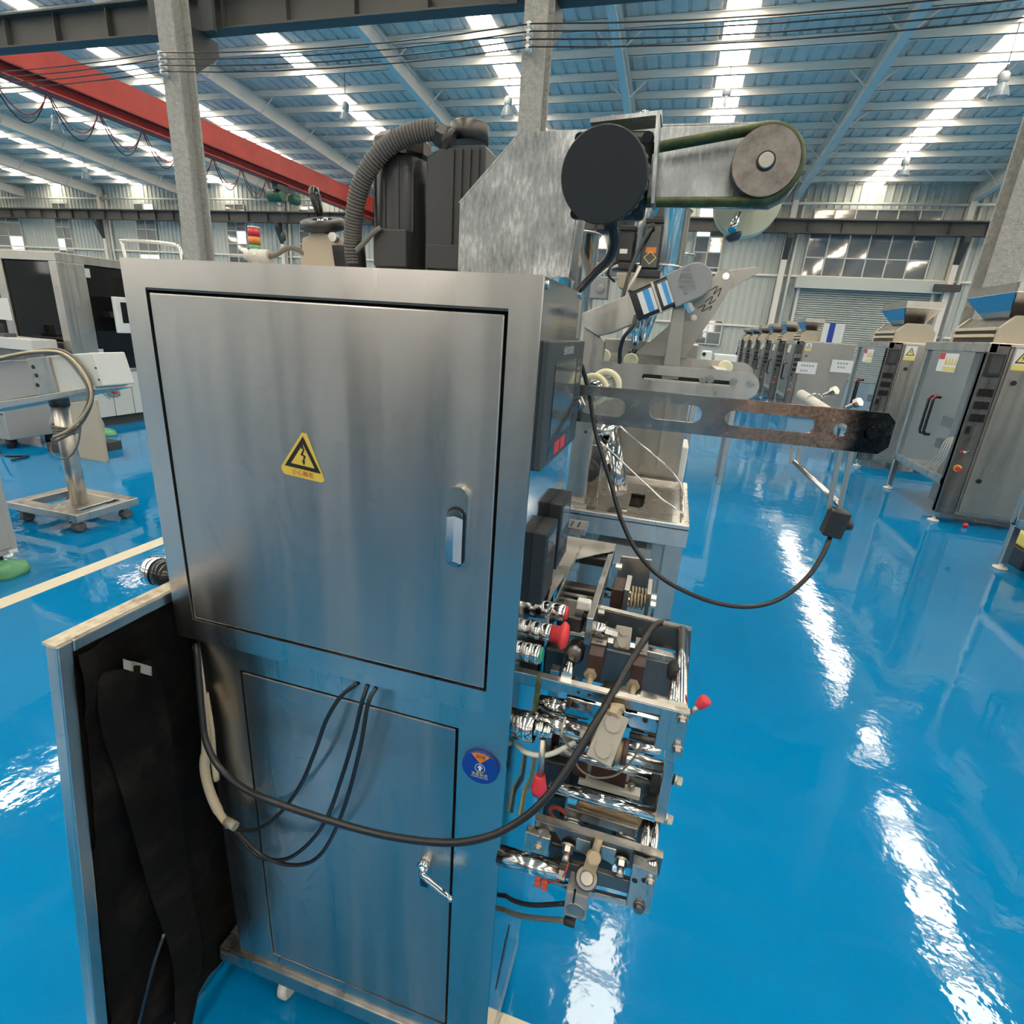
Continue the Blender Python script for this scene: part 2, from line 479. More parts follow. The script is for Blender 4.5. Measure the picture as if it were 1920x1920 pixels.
# ================================================================== THE HALL
WY, WB, RIDGE = 33.2, -11.8, 10.7
X0, X1 = -55.5, 34.5
BAY = 7.5
COLX = [-3.03 + BAY * k for k in range(-7, 6)]
SKX = [0.27 + BAY * k for k in range(-7, 5)]
SL = 0.079
def rz(y):
    return 9.15 + SL * (WY - y) if y >= RIDGE else 9.15 + SL * (y - WB)

floor = B().box(X0, X1, WB, WY, -0.2, 0.0).build('floor', 'epoxy')
tag(floor, 'glossy bright blue epoxy floor of the factory hall', None, None, 'structure')
t1 = B().box(-3.255, -3.145, -6.0, 20.0, 0.0, 0.0015).build('trim_1', 'line_paint')
tag(t1, 'cream painted aisle line on the blue floor beside the wheeled stand', None, None, 'structure')
_q = P(927, 1893, Z=0.0)
t2 = B().box(-0.75, 0.6, _q.y - 0.10, _q.y, 0.0, 0.0015).build('trim_2', 'line_paint')
tag(t2, 'cream painted line on the blue floor under the nearest machine', None, None, 'structure')

def ribbed(name, a, b, depth, pitch, z0, z1, fixed, along, mt, label):
    """trapezoid ribbed wall sheet; along 'x' at y=fixed or along 'y' at x=fixed; ribs stand proud by depth (signed)"""
    bb = B(); pts = []
    n = int((b - a) / pitch)
    for i in range(n):
        s = a + i * pitch
        for u, d in ((0, 0), (pitch * 0.70, 0), (pitch * 0.78, depth), (pitch * 0.92, depth)):
            pts.append((s + u, d))
    pts.append((b, 0))
    vs = []
    for s, d in pts:
        for z in (z0, z1):
            vs.append((s, fixed + d, z) if along == 'x' else (fixed + d, s, z))
    fs = [(2 * i, 2 * i + 2, 2 * i + 3, 2 * i + 1) for i in range(len(pts) - 1)]
    bb._a(vs, fs)
    return tag(bb.build(name, mt), label, None, None, 'structure')
wall_back = ribbed('wall_back', X0, X1, -0.05, 0.34, 0.0, 9.3, WY, 'x', 'wall_sheet', 'pale grey-green ribbed metal far wall of the hall')
wall_front = ribbed('wall_front', X0, X1, 0.05, 0.34, 0.0, 9.3, WB, 'x', 'wall_sheet', 'pale ribbed metal wall behind the viewer')
for nm, xx, d in (('wall_left', X0, 0.05), ('wall_right', X1, -0.05)):
    ribbed(nm, WB, WY, d, 0.34, 0.0, 11.2, xx, 'y', 'wall_sheet', 'pale ribbed metal end wall of the hall on the ' + nm[5:] + ' side')

# roof: two ribbed slopes, purlins, rafters, skylight strips, all parts of the ceiling
ceiling = empty('ceiling', (0, 0, 0), 'pitched ribbed metal roof with pale purlins and bright skylight strips', None, None, 'structure')
bb = B(); pts = []
n = int((X1 - X0) / 0.45)
for i in range(n):
    for u, d in ((0, 0), (0.33, 0), (0.36, 0.05), (0.42, 0.05)):
        pts.append((X0 + i * 0.45 + u, d))
pts.append((X1, 0))
vs = []; ys = (WB, RIDGE, WY)
for s, d in pts:
    for y in ys: vs.append((s, y, rz(y) + d))
fs = []
for i in range(len(pts) - 1):
    for k in (0, 1): fs.append((3 * i + k, 3 * i + k + 1, 3 * i + 3 + k + 1, 3 * i + 3 + k))
bb._a(vs, fs).build('roof_sheet', 'roof_sheet', ceiling)
PUR = []
y = RIDGE + 0.35
while y < WY - 0.3:
    PUR.append(y); y += 1.40
PUR2 = [2 * RIDGE - y for y in PUR]
def beam_x(name, y, h, w, mt):
    z = rz(y)
    bb = B()
    bb.box(X0, X1, y - 0.006, y + 0.006, z - h, z - 0.01)
    bb.box(X0, X1, y - 0.006, y + w, z - h, z - h + 0.012)
    bb.box(X0, X1, y - w, y + 0.006, z - 0.022, z - 0.01)
    return bb.build(name, mt, ceiling)
for y in PUR + PUR2: beam_x('purlin', y, 0.24, 0.075, 'purlin_paint')
# skylight strips, one translucent panel between each pair of purlins
for x in SKX:
    for ys in (PUR, PUR2):
        ed = sorted([RIDGE] + ys + [WY if ys is PUR else WB])
        for a, b in zip(ed[:-1], ed[1:]):
            za, zb = rz(a) - 0.006, rz(b) - 0.006
            B()._a([(x - 0.4, a, za), (x + 0.4, a, za), (x + 0.4, b, zb), (x - 0.4, b, zb)], [(0, 1, 2, 3)]).build('skylight_panel', 'skylight', ceiling)
def rafter(x, ya, yb):
    za, zb = rz(ya) - 0.25, rz(yb) - 0.25
    bb = B()
    for (dz0, dz1, w) in ((-0.016, 0, 0.13), (-0.53, -0.016, 0.006), (-0.55, -0.53, 0.13)):
        p = [(x + s * w, y, z + dz) for (y, z) in ((ya, za), (yb, zb)) for dz in (dz0, dz1) for s in (-1, 1)]
        bb._a(p, [(0, 1, 3, 2), (4, 6, 7, 5), (0, 4, 5, 1), (2, 3, 7, 6), (0, 2, 6, 4), (1, 5, 7, 3)])
    bb.build('rafter', 'rafter_paint', ceiling)
for x in COLX:
    rafter(x, RIDGE, WY - 0.05); rafter(x, RIDGE, WB + 0.05)
brace_me = {}
for x in COLX[1:-1]:
    for k, y in enumerate(PUR):
        if k % 2 == 0 and y > 13:
            for s in (-1, 1):
                z = rz(y)
                if s not in brace_me:
                    o = B().bar((x + s * 0.75, y, z - 0.20), (x + s * 0.10, y, z - 0.76), 0.05, 0.012, (0, 1, 0)).build('fly_brace', 'rafter_paint', ceiling)
                    brace_me[s] = (o, x, y, z)
                else:
                    o0, xa, ya, zz = brace_me[s]
                    c = bpy.data.objects.new('fly_brace', o0.data)
                    link(c, ceiling); c.location = (x - xa, y - ya, z - zz)
# eave tie pipe along the far wall
B().cyl((X0, WY - 0.35, 8.25), (X1, WY - 0.35, 8.25), 0.06, n=10).build('eave_tie', 'pipe_white', ceiling)

# columns of the middle row, fire-coated H sections with crane brackets
def hcol(name, x, y, z1, w, d, mt, label, parent=None):
    bb = B()
    bb.box(x - w / 2, x + w / 2, y - d / 2, y - d / 2 + 0.05, 0, z1)
    bb.box(x - w / 2, x + w / 2, y + d / 2 - 0.05, y + d / 2, 0, z1)
    bb.box(x - 0.03, x + 0.03, y - d / 2 + 0.05, y + d / 2 - 0.05, 0, z1)
    o = bb.build(name, mt, parent, bevel=0.012)
    return tag(o, label, None, None, 'structure')
RZ0, RZ1 = 6.88, 7.48
for k, x in enumerate(COLX):
    if not -19 < x < 13: continue
    nm = {-18.03: 'off to the far left', -10.53: 'standing behind the red crane beam', -3.03: 'rising behind the zinc motor bracket', 4.47: 'at the right above the hopper machines', 11.97: 'beyond the right edge'}[round(x, 2)]
    c = hcol('column', x, RIDGE, rz(RIDGE) - 0.3, 0.40, 0.46, 'coated_steel', 'rough grey coated steel column ' + nm)
    bb = B()
    bb.prism([(x - 0.17, RIDGE + 0.23, RZ0 - 0.02), (x - 0.17, RIDGE + 0.95, RZ0 - 0.02), (x - 0.17, RIDGE + 0.95, RZ0 - 0.28), (x - 0.17, RIDGE + 0.23, RZ0 - 0.85)], (0.34, 0, 0))
    bb.build('crane_bracket', 'bracket_dark', c)
    # stiffener plates of the crane runway beside the column
    bb = B()
    for s in (-1, 1): bb.box(x + s * 0.62 - 0.16, x + s * 0.62 + 0.16, RIDGE + 0.18, RIDGE + 0.26, RZ0 - 0.15, RZ0 + 1.05)
    bb.build('runway_stiffener', 'bracket_dark', c)
# runway beams of the crane
def runway(name, y, label, xs):
    root = empty(name, (0, y, 0), label, None, None, 'structure')
    for a, b in zip(xs[:-1], xs[1:]):
        bb = B()
        bb.box(a, b, y - 0.16, y + 0.16, RZ0, RZ0 + 0.03); bb.box(a, b, y - 0.20, y + 0.20, RZ1 - 0.03, RZ1)
        bb.box(a, b, y - 0.01, y + 0.01, RZ0 + 0.03, RZ1 - 0.03)
        for i in range(5):
            xx = a + (b - a) * (i + 0.5) / 5
            bb.box(xx - 0.008, xx + 0.008, y - 0.15, y + 0.15, RZ0 + 0.03, RZ1 - 0.03)
        bb.build('beam_span', 'rail_paint', root)
    B().box(xs[0], xs[-1], y - 0.035, y + 0.035, RZ1, RZ1 + 0.07).build('crane_rail', 'steel_dark', root)
    return root
runway('runway_beam', RIDGE + 0.62, 'dark steel crane runway beam on the middle columns overhead', COLX)
runway('runway_beam', WY - 0.64, 'dark steel crane runway beam running along the far wall', COLX)
# far-wall columns, brackets, downpipes
for x in COLX:
    if not (-46 < x < 28): continue
    c = hcol('wall_column', x, WY - 0.28, rz(WY) - 0.3, 0.26, 0.36, 'rafter_paint', 'pale steel wall column %s' % ('behind the roller shutter machines' if x > 0 else 'along the far wall'))
    c['group'] = 'columns along the far wall'
    B().prism([(x - 0.13, WY - 0.45, RZ0 - 0.02), (x - 0.13, WY - 0.92, RZ0 - 0.02), (x - 0.13, WY - 0.92, RZ0 - 0.25), (x - 0.13, WY - 0.45, RZ0 - 1.2)], (0.26, 0, 0)).build('crane_bracket', 'bracket_dark', c)
    B().cyl((x + 0.42, WY - 0.2, 0), (x + 0.42, WY - 0.2, 8.5), 0.075, n=10).build('downpipe', 'pipe_white', c)
for z in (2.4, 4.95):
    B().box(X0, X1, WY - 0.12, WY - 0.04, z, z + 0.10).build('girt', 'purlin_paint', wall_back)

# windows of the far wall
WN = [0]
def window(x0, x1, z0, z1, cols, rows, lit=()):
    WN[0] += 1
    cx = (x0 + x1) / 2
    r = empty('window_%d' % WN[0], (cx, WY - 0.1, z0), 'white framed window of %d by %d panes in the far wall' % (cols, rows), None, None, 'structure')
    y = WY - 0.10
    bb = B(); t = 0.055
    for i in range(cols + 1):
        x = x0 + (x1 - x0) * i / cols
        bb.box(x - t / 2, x + t / 2, y - 0.03, y + 0.05, z0, z1)
    for j in range(rows + 1):
        z = z0 + (z1 - z0) * j / rows
        bb.box(x0, x1, y - 0.028, y + 0.05, z - t / 2, z + t / 2)
    bb.build('window_frame', 'window_frame', r)
    for i in range(cols):
        for j in range(rows):
            a, b = x0 + (x1 - x0) * i / cols + t / 2, x0 + (x1 - x0) * (i + 1) / cols - t / 2
            c, d = z0 + (z1 - z0) * j / rows + t / 2, z0 + (z1 - z0) * (j + 1) / rows - t / 2
            tl = (((i * 7 + j * 13) % 5) - 2) * 0.010
            B()._a([(a, y + tl, c), (b, y - tl, c), (b, y - tl + 0.012, d), (a, y + tl + 0.012, d)], [(0, 1, 2, 3)]).build('pane', 'pane_lit' if (i, j) in lit else 'pane', r)
    return r
def pw(xl, xr, yt, yb):
    ym = (yt + yb) / 2
    a = P(xl, ym, Y=WY - 0.1); b = P(xr, ym, Y=WY - 0.1); c = P((xl + xr) / 2, yt, Y=WY - 0.1); d = P((xl + xr) / 2, yb, Y=WY - 0.1)
    return a.x, b.x, d.z, c.z
window(*pw(1514, 1751, 393, 531), 6, 3)
window(*pw(1303, 1355, 385, 530), 2, 5, ((0, 4), (0, 3)))
window(*pw(1115, 1165, 385, 520), 2, 5)
window(*pw(106, 133, 381, 490), 2, 5, ((0, 1),))
window(*pw(258, 294, 382, 500), 2, 5, ((0, 0), (1, 0), (1, 4)))
window(*pw(427, 462, 383, 505), 2, 5, ((1, 2),))
window(*pw(562, 600, 384, 505), 2, 5)
window(*pw(-30, 42, 392, 490), 3, 4, ((2, 0), (2, 1)))
window(*pw(1300, 1352, 600, 645), 2, 2)
# tall daylight windows in the wall behind the viewer
for x in SKX:
    WN[0] += 1
    r = empty('window_%d' % WN[0], (x, WB + 0.1, 2.6), 'tall daylight window in the wall behind the viewer', None, None, 'structure')
    bb = B()
    for i in range(5): bb.box(x - 1.7 + i * 0.85 - 0.03, x - 1.7 + i * 0.85 + 0.03, WB + 0.06, WB + 0.16, 2.6, 6.4)
    for j in range(4): bb.box(x - 1.7, x + 1.7, WB + 0.06, WB + 0.155, 2.6 + j * 3.8 / 3 - 0.03, 2.6 + j * 3.8 / 3 + 0.03)
    bb.build('window_frame', 'window_frame', r)
    for i in range(4):
        for j in range(3):
            a_, c_ = x - 1.67 + i * 0.85, 2.63 + j * 3.8 / 3
            B()._a([(a_, WB + 0.1, c_), (a_ + 0.79, WB + 0.1, c_), (a_ + 0.79, WB + 0.1, c_ + 1.2), (a_, WB + 0.1, c_ + 1.2)], [(0, 1, 2, 3)]).build('pane', 'pane_day', r)
# roller shutter
a = P(1487, 590, Y=WY - 0.2); b = P(1738, 590, Y=WY - 0.2); zt = P(1600, 545, Y=WY - 0.2).z
door = empty('door_1', ((a.x + b.x) / 2, WY - 0.2, 0), 'grey steel roller shutter under the big window in the far wall', None, None, 'structure')
nsl = 42
proto = None
for i in range(nsl):
    z0 = zt * i / nsl; z1 = zt * (i + 1) / nsl
    bb = B().prism([(a.x, WY - 0.13, z0 + 0.004), (a.x, WY - 0.19, z0 + (z1 - z0) * 0.25), (a.x, WY - 0.19, z0 + (z1 - z0) * 0.75), (a.x, WY - 0.13, z1 - 0.004)], (b.x - a.x, 0, 0))
    bb.build('slat', 'wall_sheet', door)
B().box(a.x - 0.25, b.x + 0.25, WY - 0.6, WY - 0.1, zt, zt + 0.55).build('shutter_box', 'wall_sheet', door)
for x in (a.x, b.x): B().box(x - 0.07, x + 0.07, WY - 0.26, WY - 0.1, 0, zt).build('guide_rail', 'window_frame', door)
B().box(b.x - 0.2, b.x + 0.9, WY - 0.75, WY - 0.45, zt + 0.1, zt + 0.4).build('shutter_motor', 'bracket_dark', door)

# ------------------------------------------------------------------ overhead crane
zg = RZ1 + 0.07
gx = P(700, 398, Y=WY - 0.9).x
ya, yb = RIDGE + 0.88, WY - 0.92
crane = empty('overhead_crane', (gx, (ya + yb) / 2, zg), 'red single-girder overhead crane spanning to the far wall', 'crane')
bb = B()
bb.box(gx - 0.22, gx + 0.22, ya, yb, zg - 0.15, zg + 0.66)
bb.build('girder', 'crane_red', crane, bevel=0.01)
B().box(gx + 0.16, gx + 0.36, ya, yb, zg - 0.19, zg - 0.15).build('side_ledge', 'crane_dark', crane)
B().prism([(gx - 0.12, ya, zg - 0.15), (gx + 0.12, ya, zg - 0.15), (gx + 0.04, ya, zg - 0.42), (gx - 0.04, ya, zg - 0.42)], (0, yb - ya, 0)).build('lower_web', 'crane_red', crane)
B().box(gx - 0.24, gx + 0.24, ya, yb, zg - 0.46, zg - 0.42).build('bottom_flange', 'crane_red', crane)
for y in (RIDGE + 0.62, WY - 0.64):
    B().box(gx - 1.5, gx + 1.5, y - 0.12, y + 0.12, zg + 0.04, zg + 0.40).build('end_carriage', 'crane_red', crane, bevel=0.01)
    B().box(gx - 0.22, gx + 0.22, min(y + 0.12, yb), max(y - 0.12, ya), zg + 0.05, zg + 0.55).build('end_plate', 'crane_red', crane)
    for s in (-1, 1): B().cyl((gx + s * 1.2, y - 0.06, zg + 0.16), (gx + s * 1.2, y + 0.06, zg + 0.16), 0.16, n=16).build('wheel', 'steel_dark', crane)
h = P(525, 350, X=gx)
B().lathe((gx - 0.1, h.y, zg - 0.95), (1, 0, 0), [(0.20, -0.55), (0.26, -0.5), (0.26, 0.2), (0.20, 0.25)], 16).build('hoist_drum', 'hoist_green', crane)
B().box(gx - 0.15, gx + 0.15, h.y - 0.35, h.y + 0.35, zg - 0.75, zg - 0.44).build('hoist_trolley', 'bracket_dark', crane)
B().lathe((gx + 0.15, h.y + 0.5, zg - 0.95), (0, 1, 0), [(0.16, 0), (0.22, 0.06), (0.22, 0.5), (0.14, 0.6)], 14).build('hoist_motor', 'hoist_green', crane)
B().cyl((gx, h.y, zg - 1.2), (gx, h.y, zg - 2.5), 0.015, n=6).build('hoist_rope', 'bracket_dark', crane)
B().lathe((gx, h.y, zg - 2.85), (0, 0, 1), [(0.03, 0), (0.12, 0.08), (0.12, 0.3), (0.05, 0.38)], 12).build('hook_block', 'bracket_dark', crane)
fx = gx - 0.42
yy = ya + 1.2
while yy < h.y + 0.4:
    L = 1.55
    for m_, dx, dp in (('cable_black', 0.0, 1.0), ('crane_red', 0.05, 0.8)):
        B().tube([(fx + dx, yy + L * t, zg - 0.30 - dp * (1 - (2 * t - 1) ** 2)) for t in (0, 0.12, 0.3, 0.5, 0.7, 0.88, 1)], 0.018, 5, True, 3).build('festoon_cable', m_, crane)
    B().box(fx - 0.04, fx + 0.08, yy - 0.06, yy + 0.06, zg - 0.32, zg - 0.20).build('festoon_carrier', 'bracket_dark', crane)
    yy += L
B().box(fx - 0.02, fx + 0.06, ya + 0.8, yb - 0.5, zg - 0.20, zg - 0.15).build('festoon_track', 'steel_matt', crane)
for y in (ya + 3.2, ya + 6.2, ya + 9.5): B().bar((fx, y, zg - 0.17), (gx - 0.2, y, zg - 0.05), 0.04, 0.04).build('track_arm', 'steel_matt', crane)

# ------------------------------------------------------------------ pendant lamps on the skylight strips
lampspec = [((105, 236), 1.5, 'glass bell pendant lamp left of the red crane, the upper of two'), ((161, 329), 1.5, 'small glass bell pendant lamp low over the far wall left of the column'),
            ((648, 214), 1.5, 'glass bell pendant lamp over the two black motors'), ((952, 206), 1.5, 'glass bell pendant lamp beside the middle column'),
            ((1360, 190), 1.5, 'glass bell pendant lamp above the green drive belt'), ((1876, 166), 1.5, 'glass bell pendant lamp at the top right of the roof'),
            ((1694, 318), 1.5, 'glass bell pendant lamp above the big far window'), ((796, 16), 1.3, 'glass bell pendant lamp cut by the top edge of the view')]
for (lx, ly), drop, lab in lampspec:
    # distance where the ray is `drop` below the roof
    y = 14.0
    for _ in range(40):
        p = P(lx, ly, Y=y)
        y += ((rz(y) - drop) - p.z) * 1.2
    p = P(lx, ly, Y=y)
    lamp = empty('pendant_lamp', p, lab, 'lamp', 'pendant lamps under the roof')
    B().cyl(p + Vector((0, 0, 0.38)), Vector((p.x, p.y, rz(p.y) - 0.02)), 0.012, n=6).build('suspension_rod', 'bracket_dark', lamp)
    B().lathe(p + Vector((0, 0, 0.12)), (0, 0, 1), [(0.10, 0), (0.13, 0.04), (0.13, 0.2), (0.08, 0.26), (0.03, 0.28)], 14).build('housing', 'sheet_white', lamp)
    prof = [(0.10, 0.14), (0.15, 0.06), (0.21, -0.08), (0.25, -0.22)]
    bb = B(); n = 18; vs = []
    for r, hh in prof:
        for i in range(n): vs.append((p.x + r * math.cos(2 * math.pi * i / n), p.y + r * math.sin(2 * math.pi * i / n), p.z + hh))
    bb._a(vs, [(k * n + i, k * n + (i + 1) % n, (k + 1) * n + (i + 1) % n, (k + 1) * n + i) for k in range(3) for i in range(n)], True)
    bb.build('glass_shade', 'lamp_glass', lamp)
    B().lathe(p + Vector((0, 0, -0.10)), (0, 0, 1), [(0.02, -0.05), (0.05, 0.0), (0.05, 0.1), (0.03, 0.2)], 10).build('bulb', 'white_plastic', lamp)

# ------------------------------------------------------------------ bare supply wires along the middle columns
yw = RIDGE - 0.34
zs = [P(1000, v, Y=yw).z for v in (48, 62, 77, 91)]
for i, z in enumerate(zs):
    w = empty('supply_wire', (0, yw, z), '%s of the four bare black wires strung past the middle columns' % ('topmost', 'second from the top', 'third from the top', 'lowest')[i], 'wire', 'bare wires along the middle columns')
    xs = [x for x in COLX if -34 < x < 28]
    pts = []
    for a, b in zip(xs[:-1], xs[1:]):
        for k in range(6):
            t = k / 6
            pts.append((a + (b - a) * t, yw - 0.06, z - 0.12 * 4 * t * (1 - t)))
    pts.append((xs[-1], yw - 0.06, z))
    B().tube(pts, 0.011, 5, False).build('conductor', 'cable_black', w)
    for x in xs:
        if -19 < x < 13:
            B().lathe((x - 0.06, yw + 0.11, z), (0, -1, 0), [(0.02, 0), (0.045, 0.02), (0.05, 0.07), (0.03, 0.09), (0.05, 0.11), (0.05, 0.16), (0.02, 0.18)], 12).build('insulator', 'white_plastic', w)
# ================================================================== NEAREST PACKING MACHINE
FY, BY = 0.65, 0.92
XL, XR = -0.782, -0.159
ZB, ZT = 0.981, 1.599
mach = empty('packing_machine', (-0.47, 0.79, 0.0), 'stainless steel vertical packing machine with warning sticker nearest the viewer', 'machine')
EX, EZ, EYV = Vector((1, 0, 0)), Vector((0, 0, 1)), Vector((0, 1, 0))
def px(x, y, Y): return P(x, y, Y=Y)
def ppl(pts, Y): return [P(a, b, Y=Y) for a, b in pts]
def sc(Y, x, y):
    """metres per photo pixel at that point"""
    return (P(x, y, Y=Y) - EYE).dot(CF) / FPX

# --- upper electrical box
ub = B().box(XL, XR, FY + 0.024, BY, ZB, ZT).build('upper_box', 'steel_frame', mach, 0.003)
D0, D1, E0, E1 = -0.7425, -0.1985, 1.0215, 1.5610
plate('box_front_frame', [(XL, ZB), (XR, ZB), (XR, ZT), (XL, ZT)], [[(D0, E0), (D1, E0), (D1, E1), (D0, E1)]], 0.024, (0, FY + 0.012, 0), EX, EZ, 'steel_frame', ub, 0.0016)
B().box(D0 - 0.004, D1 + 0.004, FY + 0.0225, FY + 0.0242, E0 - 0.004, E1 + 0.004).build('door_gap_shade', 'black_rubber', ub)  # black sheet giving the gap around the door its shade
ud = B().box(D0 + 0.0035, D1 - 0.0045, FY + 0.001, FY + 0.020, E0 + 0.0035, E1 - 0.0065).build('upper_door', 'steel_door', mach, 0.0022)
# rain lip of the door frame
B().box(D0, D1, FY + 0.001, FY + 0.018, E1 - 0.0030, E1).build('frame_lip', 'hmi_case', ub)
# chrome swing handle
hz0, hz1, hx = 1.219, 1.336, -0.2525
plate('handle_plate', [(q[1], q[0]) for q in slot((hz0 + hz1) / 2, 0, hz1 - hz0, 0.0155)], [], 0.008, (hx, FY - 0.003, 0), EX, EZ, 'chrome_soft', ud, 0.002)
plate('handle_gap', [(q[1], q[0]) for q in slot(0.0, 0, 0.089, 0.0135)], [], 0.001, (hx, FY - 0.0075, 1.2645), EX, EZ, 'ink', ud)
hl = plate('swing_handle', [(q[1], q[0]) for q in slot(0.0, 0, 0.084, 0.0115)], [], 0.010, (hx, FY - 0.0085, 1.2645), EX, EZ, 'steel_mirror', ud, 0.003)
B().prism([(hx - 0.0115, FY - 0.0135, 1.228), (hx + 0.0115, FY - 0.0135, 1.228), (hx, FY - 0.0165, 1.232)], (0, 0, 0.066)).build('handle_ridge', 'steel_mirror', ud)
# electric-shock sticker
YS = FY + 0.0006
stk = flat('warning_sticker', ppl([(566, 811), (575, 813), (608, 897), (608, 902), (603, 905), (535, 889), (531, 886), (527, 876), (529, 871)], YS), 'yellow', ud)
YS -= 0.0004
oa, ol, orr = [P(a, b, Y=YS) for a, b in ((567.7, 818), (534, 872), (601.5, 888.5))]
cc = (oa + ol + orr) / 3
ia, il, ir = [cc + (q - cc) * 0.66 for q in (oa, ol, orr)]
bb = B(); bb._a([oa, ol, orr, ia, il, ir], [(0, 1, 4, 3), (1, 2, 5, 4), (2, 0, 3, 5)]); bb.build('triangle', 'ink', stk)
zig = [(322, 240), (308, 290), (330, 299), (302, 350), (332, 365), (326, 402), (315, 400), (337, 446), (346, 408), (338, 407), (352, 360), (326, 349), (340, 300), (330, 288)]
flat('lightning_bolt', ppl([(500 + a / 4.8, 780 + b / 4.8) for a, b in zig], YS), 'ink', stk)
du = (P(600, 898, Y=YS) - P(532, 882, Y=YS)).normalized(); dv = Vector((-du.z, 0, du.x))
text('sticker_text', '小心触电', 0.0092, P(567.5, 888.5, Y=YS), du, dv, 'red_ink', stk)

# --- lower cabinet, its front set back under the upper box
FY = FY + 0.022
KS = FY / 0.65
LX, LZ0, LZ1 = -0.768, 0.095, ZB - 0.013
L0, L1, M0, M1 = -0.6545 * KS, -0.2405 * KS, 1.54 - 1.3335 * KS, 1.54 - 0.600 * KS
lc = B().box(LX, XR - 0.001, FY + 0.024, BY, LZ0, LZ1).build('lower_cabinet', 'steel_frame', mach, 0.002)
plate('cabinet_front_frame', [(LX, LZ0), (XR - 0.001, LZ0), (XR - 0.001, LZ1), (LX, LZ1)], [[(L0, M0), (L1, M0), (L1, M1), (L0, M1)]], 0.022, (0, FY + 0.013, 0), EX, EZ, 'steel_frame', lc, 0.0014)
B().box(L0 - 0.004, L1 + 0.004, FY + 0.0225, FY + 0.0242, M0 - 0.004, M1 + 0.004).build('door_gap_shade', 'black_rubber', lc)  # same black sheet, shade for the lower door gap
B().box(LX + 0.02, XR - 0.012, FY + 0.022, BY - 0.01, ZB - 0.014, ZB).build('seam_shade_strip', 'black_rubber', lc)  # black strip standing in for the shadow gap under the upper box
ld = B().box(L0 + 0.0025, L1 - 0.0055, FY + 0.003, FY + 0.020, M0 + 0.0025, M1 - 0.0055).build('lower_door', 'steel_door', mach, 0.002)
B().box(LX - 0.055, XR, FY - 0.006, BY, 0.075, 0.120).build('base_tray', 'steel_frame', mach, 0.003)
B().box(LX - 0.053, LX - 0.006, FY - 0.008, FY - 0.0055, 0.082, 0.104).build('maker_strip', 'steel_satin', mach)
for x, y in ((-0.66, 0.70), (-0.24, 0.70), (-0.66, 0.88), (-0.24, 0.88)):
    cs = B().prism([(x - 0.02, y - 0.03, 0.095), (x - 0.02, y + 0.03, 0.095), (x - 0.02, y + 0.01, 0.03), (x - 0.02, y - 0.01, 0.03)], (0.005, 0, 0)).prism([(x + 0.015, y - 0.03, 0.095), (x + 0.015, y + 0.03, 0.095), (x + 0.015, y + 0.01, 0.03), (x + 0.015, y - 0.01, 0.03)], (0.005, 0, 0)).build('caster', 'steel', mach)
    B().lathe((x - 0.012, y, 0.036), (1, 0, 0), [(0.030, 0), (0.036, 0.004), (0.036, 0.020), (0.030, 0.024)], 18).build('wheel', 'ivory', cs)
# lever lock of the lower door
lz = P(797, 1618, Y=FY)
kp = plate('lock_plate', [(q[1], q[0]) for q in slot(0, 0, 0.072, 0.0115)], [], 0.006, (lz.x, FY, lz.z - 0.026), EX, EZ, 'chrome_soft', ld, 0.0015)
B().box(lz.x - 0.007, lz.x + 0.007, FY - 0.0045, FY - 0.003, lz.z - 0.055, lz.z - 0.030).build('lock_recess', 'black_gloss', kp)
B().lathe((lz.x, FY - 0.002, lz.z), (0, -1, 0), [(0.012, 0), (0.012, 0.008), (0.009, 0.011)], 16).build('lock_boss', 'chrome', kp)
e = P(848, 1688, Y=FY - 0.035)
B().tube([(lz.x, FY - 0.010, lz.z), (lz.x + 0.008, FY - 0.018, lz.z - 0.010), (e.x, e.y, e.z)], [0.0065, 0.0062, 0.0055, 0.005, 0.0045], 8).build('lock_lever', 'chrome', kp)
# round status badge
bc = P(900, 1440, Y=FY - 0.004)
bd = B().lathe((bc.x, FY + 0.002, bc.z), (0, -1, 0), [(0.0315, 0), (0.0315, 0.006)], 40).build('status_badge', 'blue_badge', mach)
yb_ = FY - 0.0044
arc = [(bc.x, yb_, bc.z + 0.009)] + [(bc.x + 0.0305 * math.sin(t), yb_, bc.z + 0.0305 * math.cos(t)) for t in [math.radians(-32 + 64 * i / 8) for i in range(9)]]
flat('badge_sector', [Vector(q) for q in arc], 'orange', bd)
text('badge_state', '封存', 0.0085, (bc.x + 0.001, yb_ - 0.0003, bc.z + 0.0225), EX, EZ, 'ink', bd)
plate('badge_ring', circ(0, 0, 0.0088), [circ(0, 0, 0.0080)], 0.0003, (bc.x, yb_, bc.z - 0.0005), EX, EZ, 'white_plastic', bd)
flat('badge_arrow', [Vector((bc.x + a, yb_, bc.z + c)) for a, c in ((-0.0022, -0.006), (0.0022, -0.006), (0.0022, 0), (0.0055, 0), (0, 0.006), (-0.0055, 0), (-0.0022, 0))], 'white_plastic', bd)
text('badge_title', '设备状态', 0.0072, (bc.x, yb_ - 0.0003, bc.z - 0.0135), EX, EZ, 'yellow_pale', bd)
text('badge_note', '请正确使用设备状态牌', 0.0030, (bc.x, yb_ - 0.0003, bc.z - 0.0190), EX, EZ, 'white_plastic', bd)

FY = 0.65
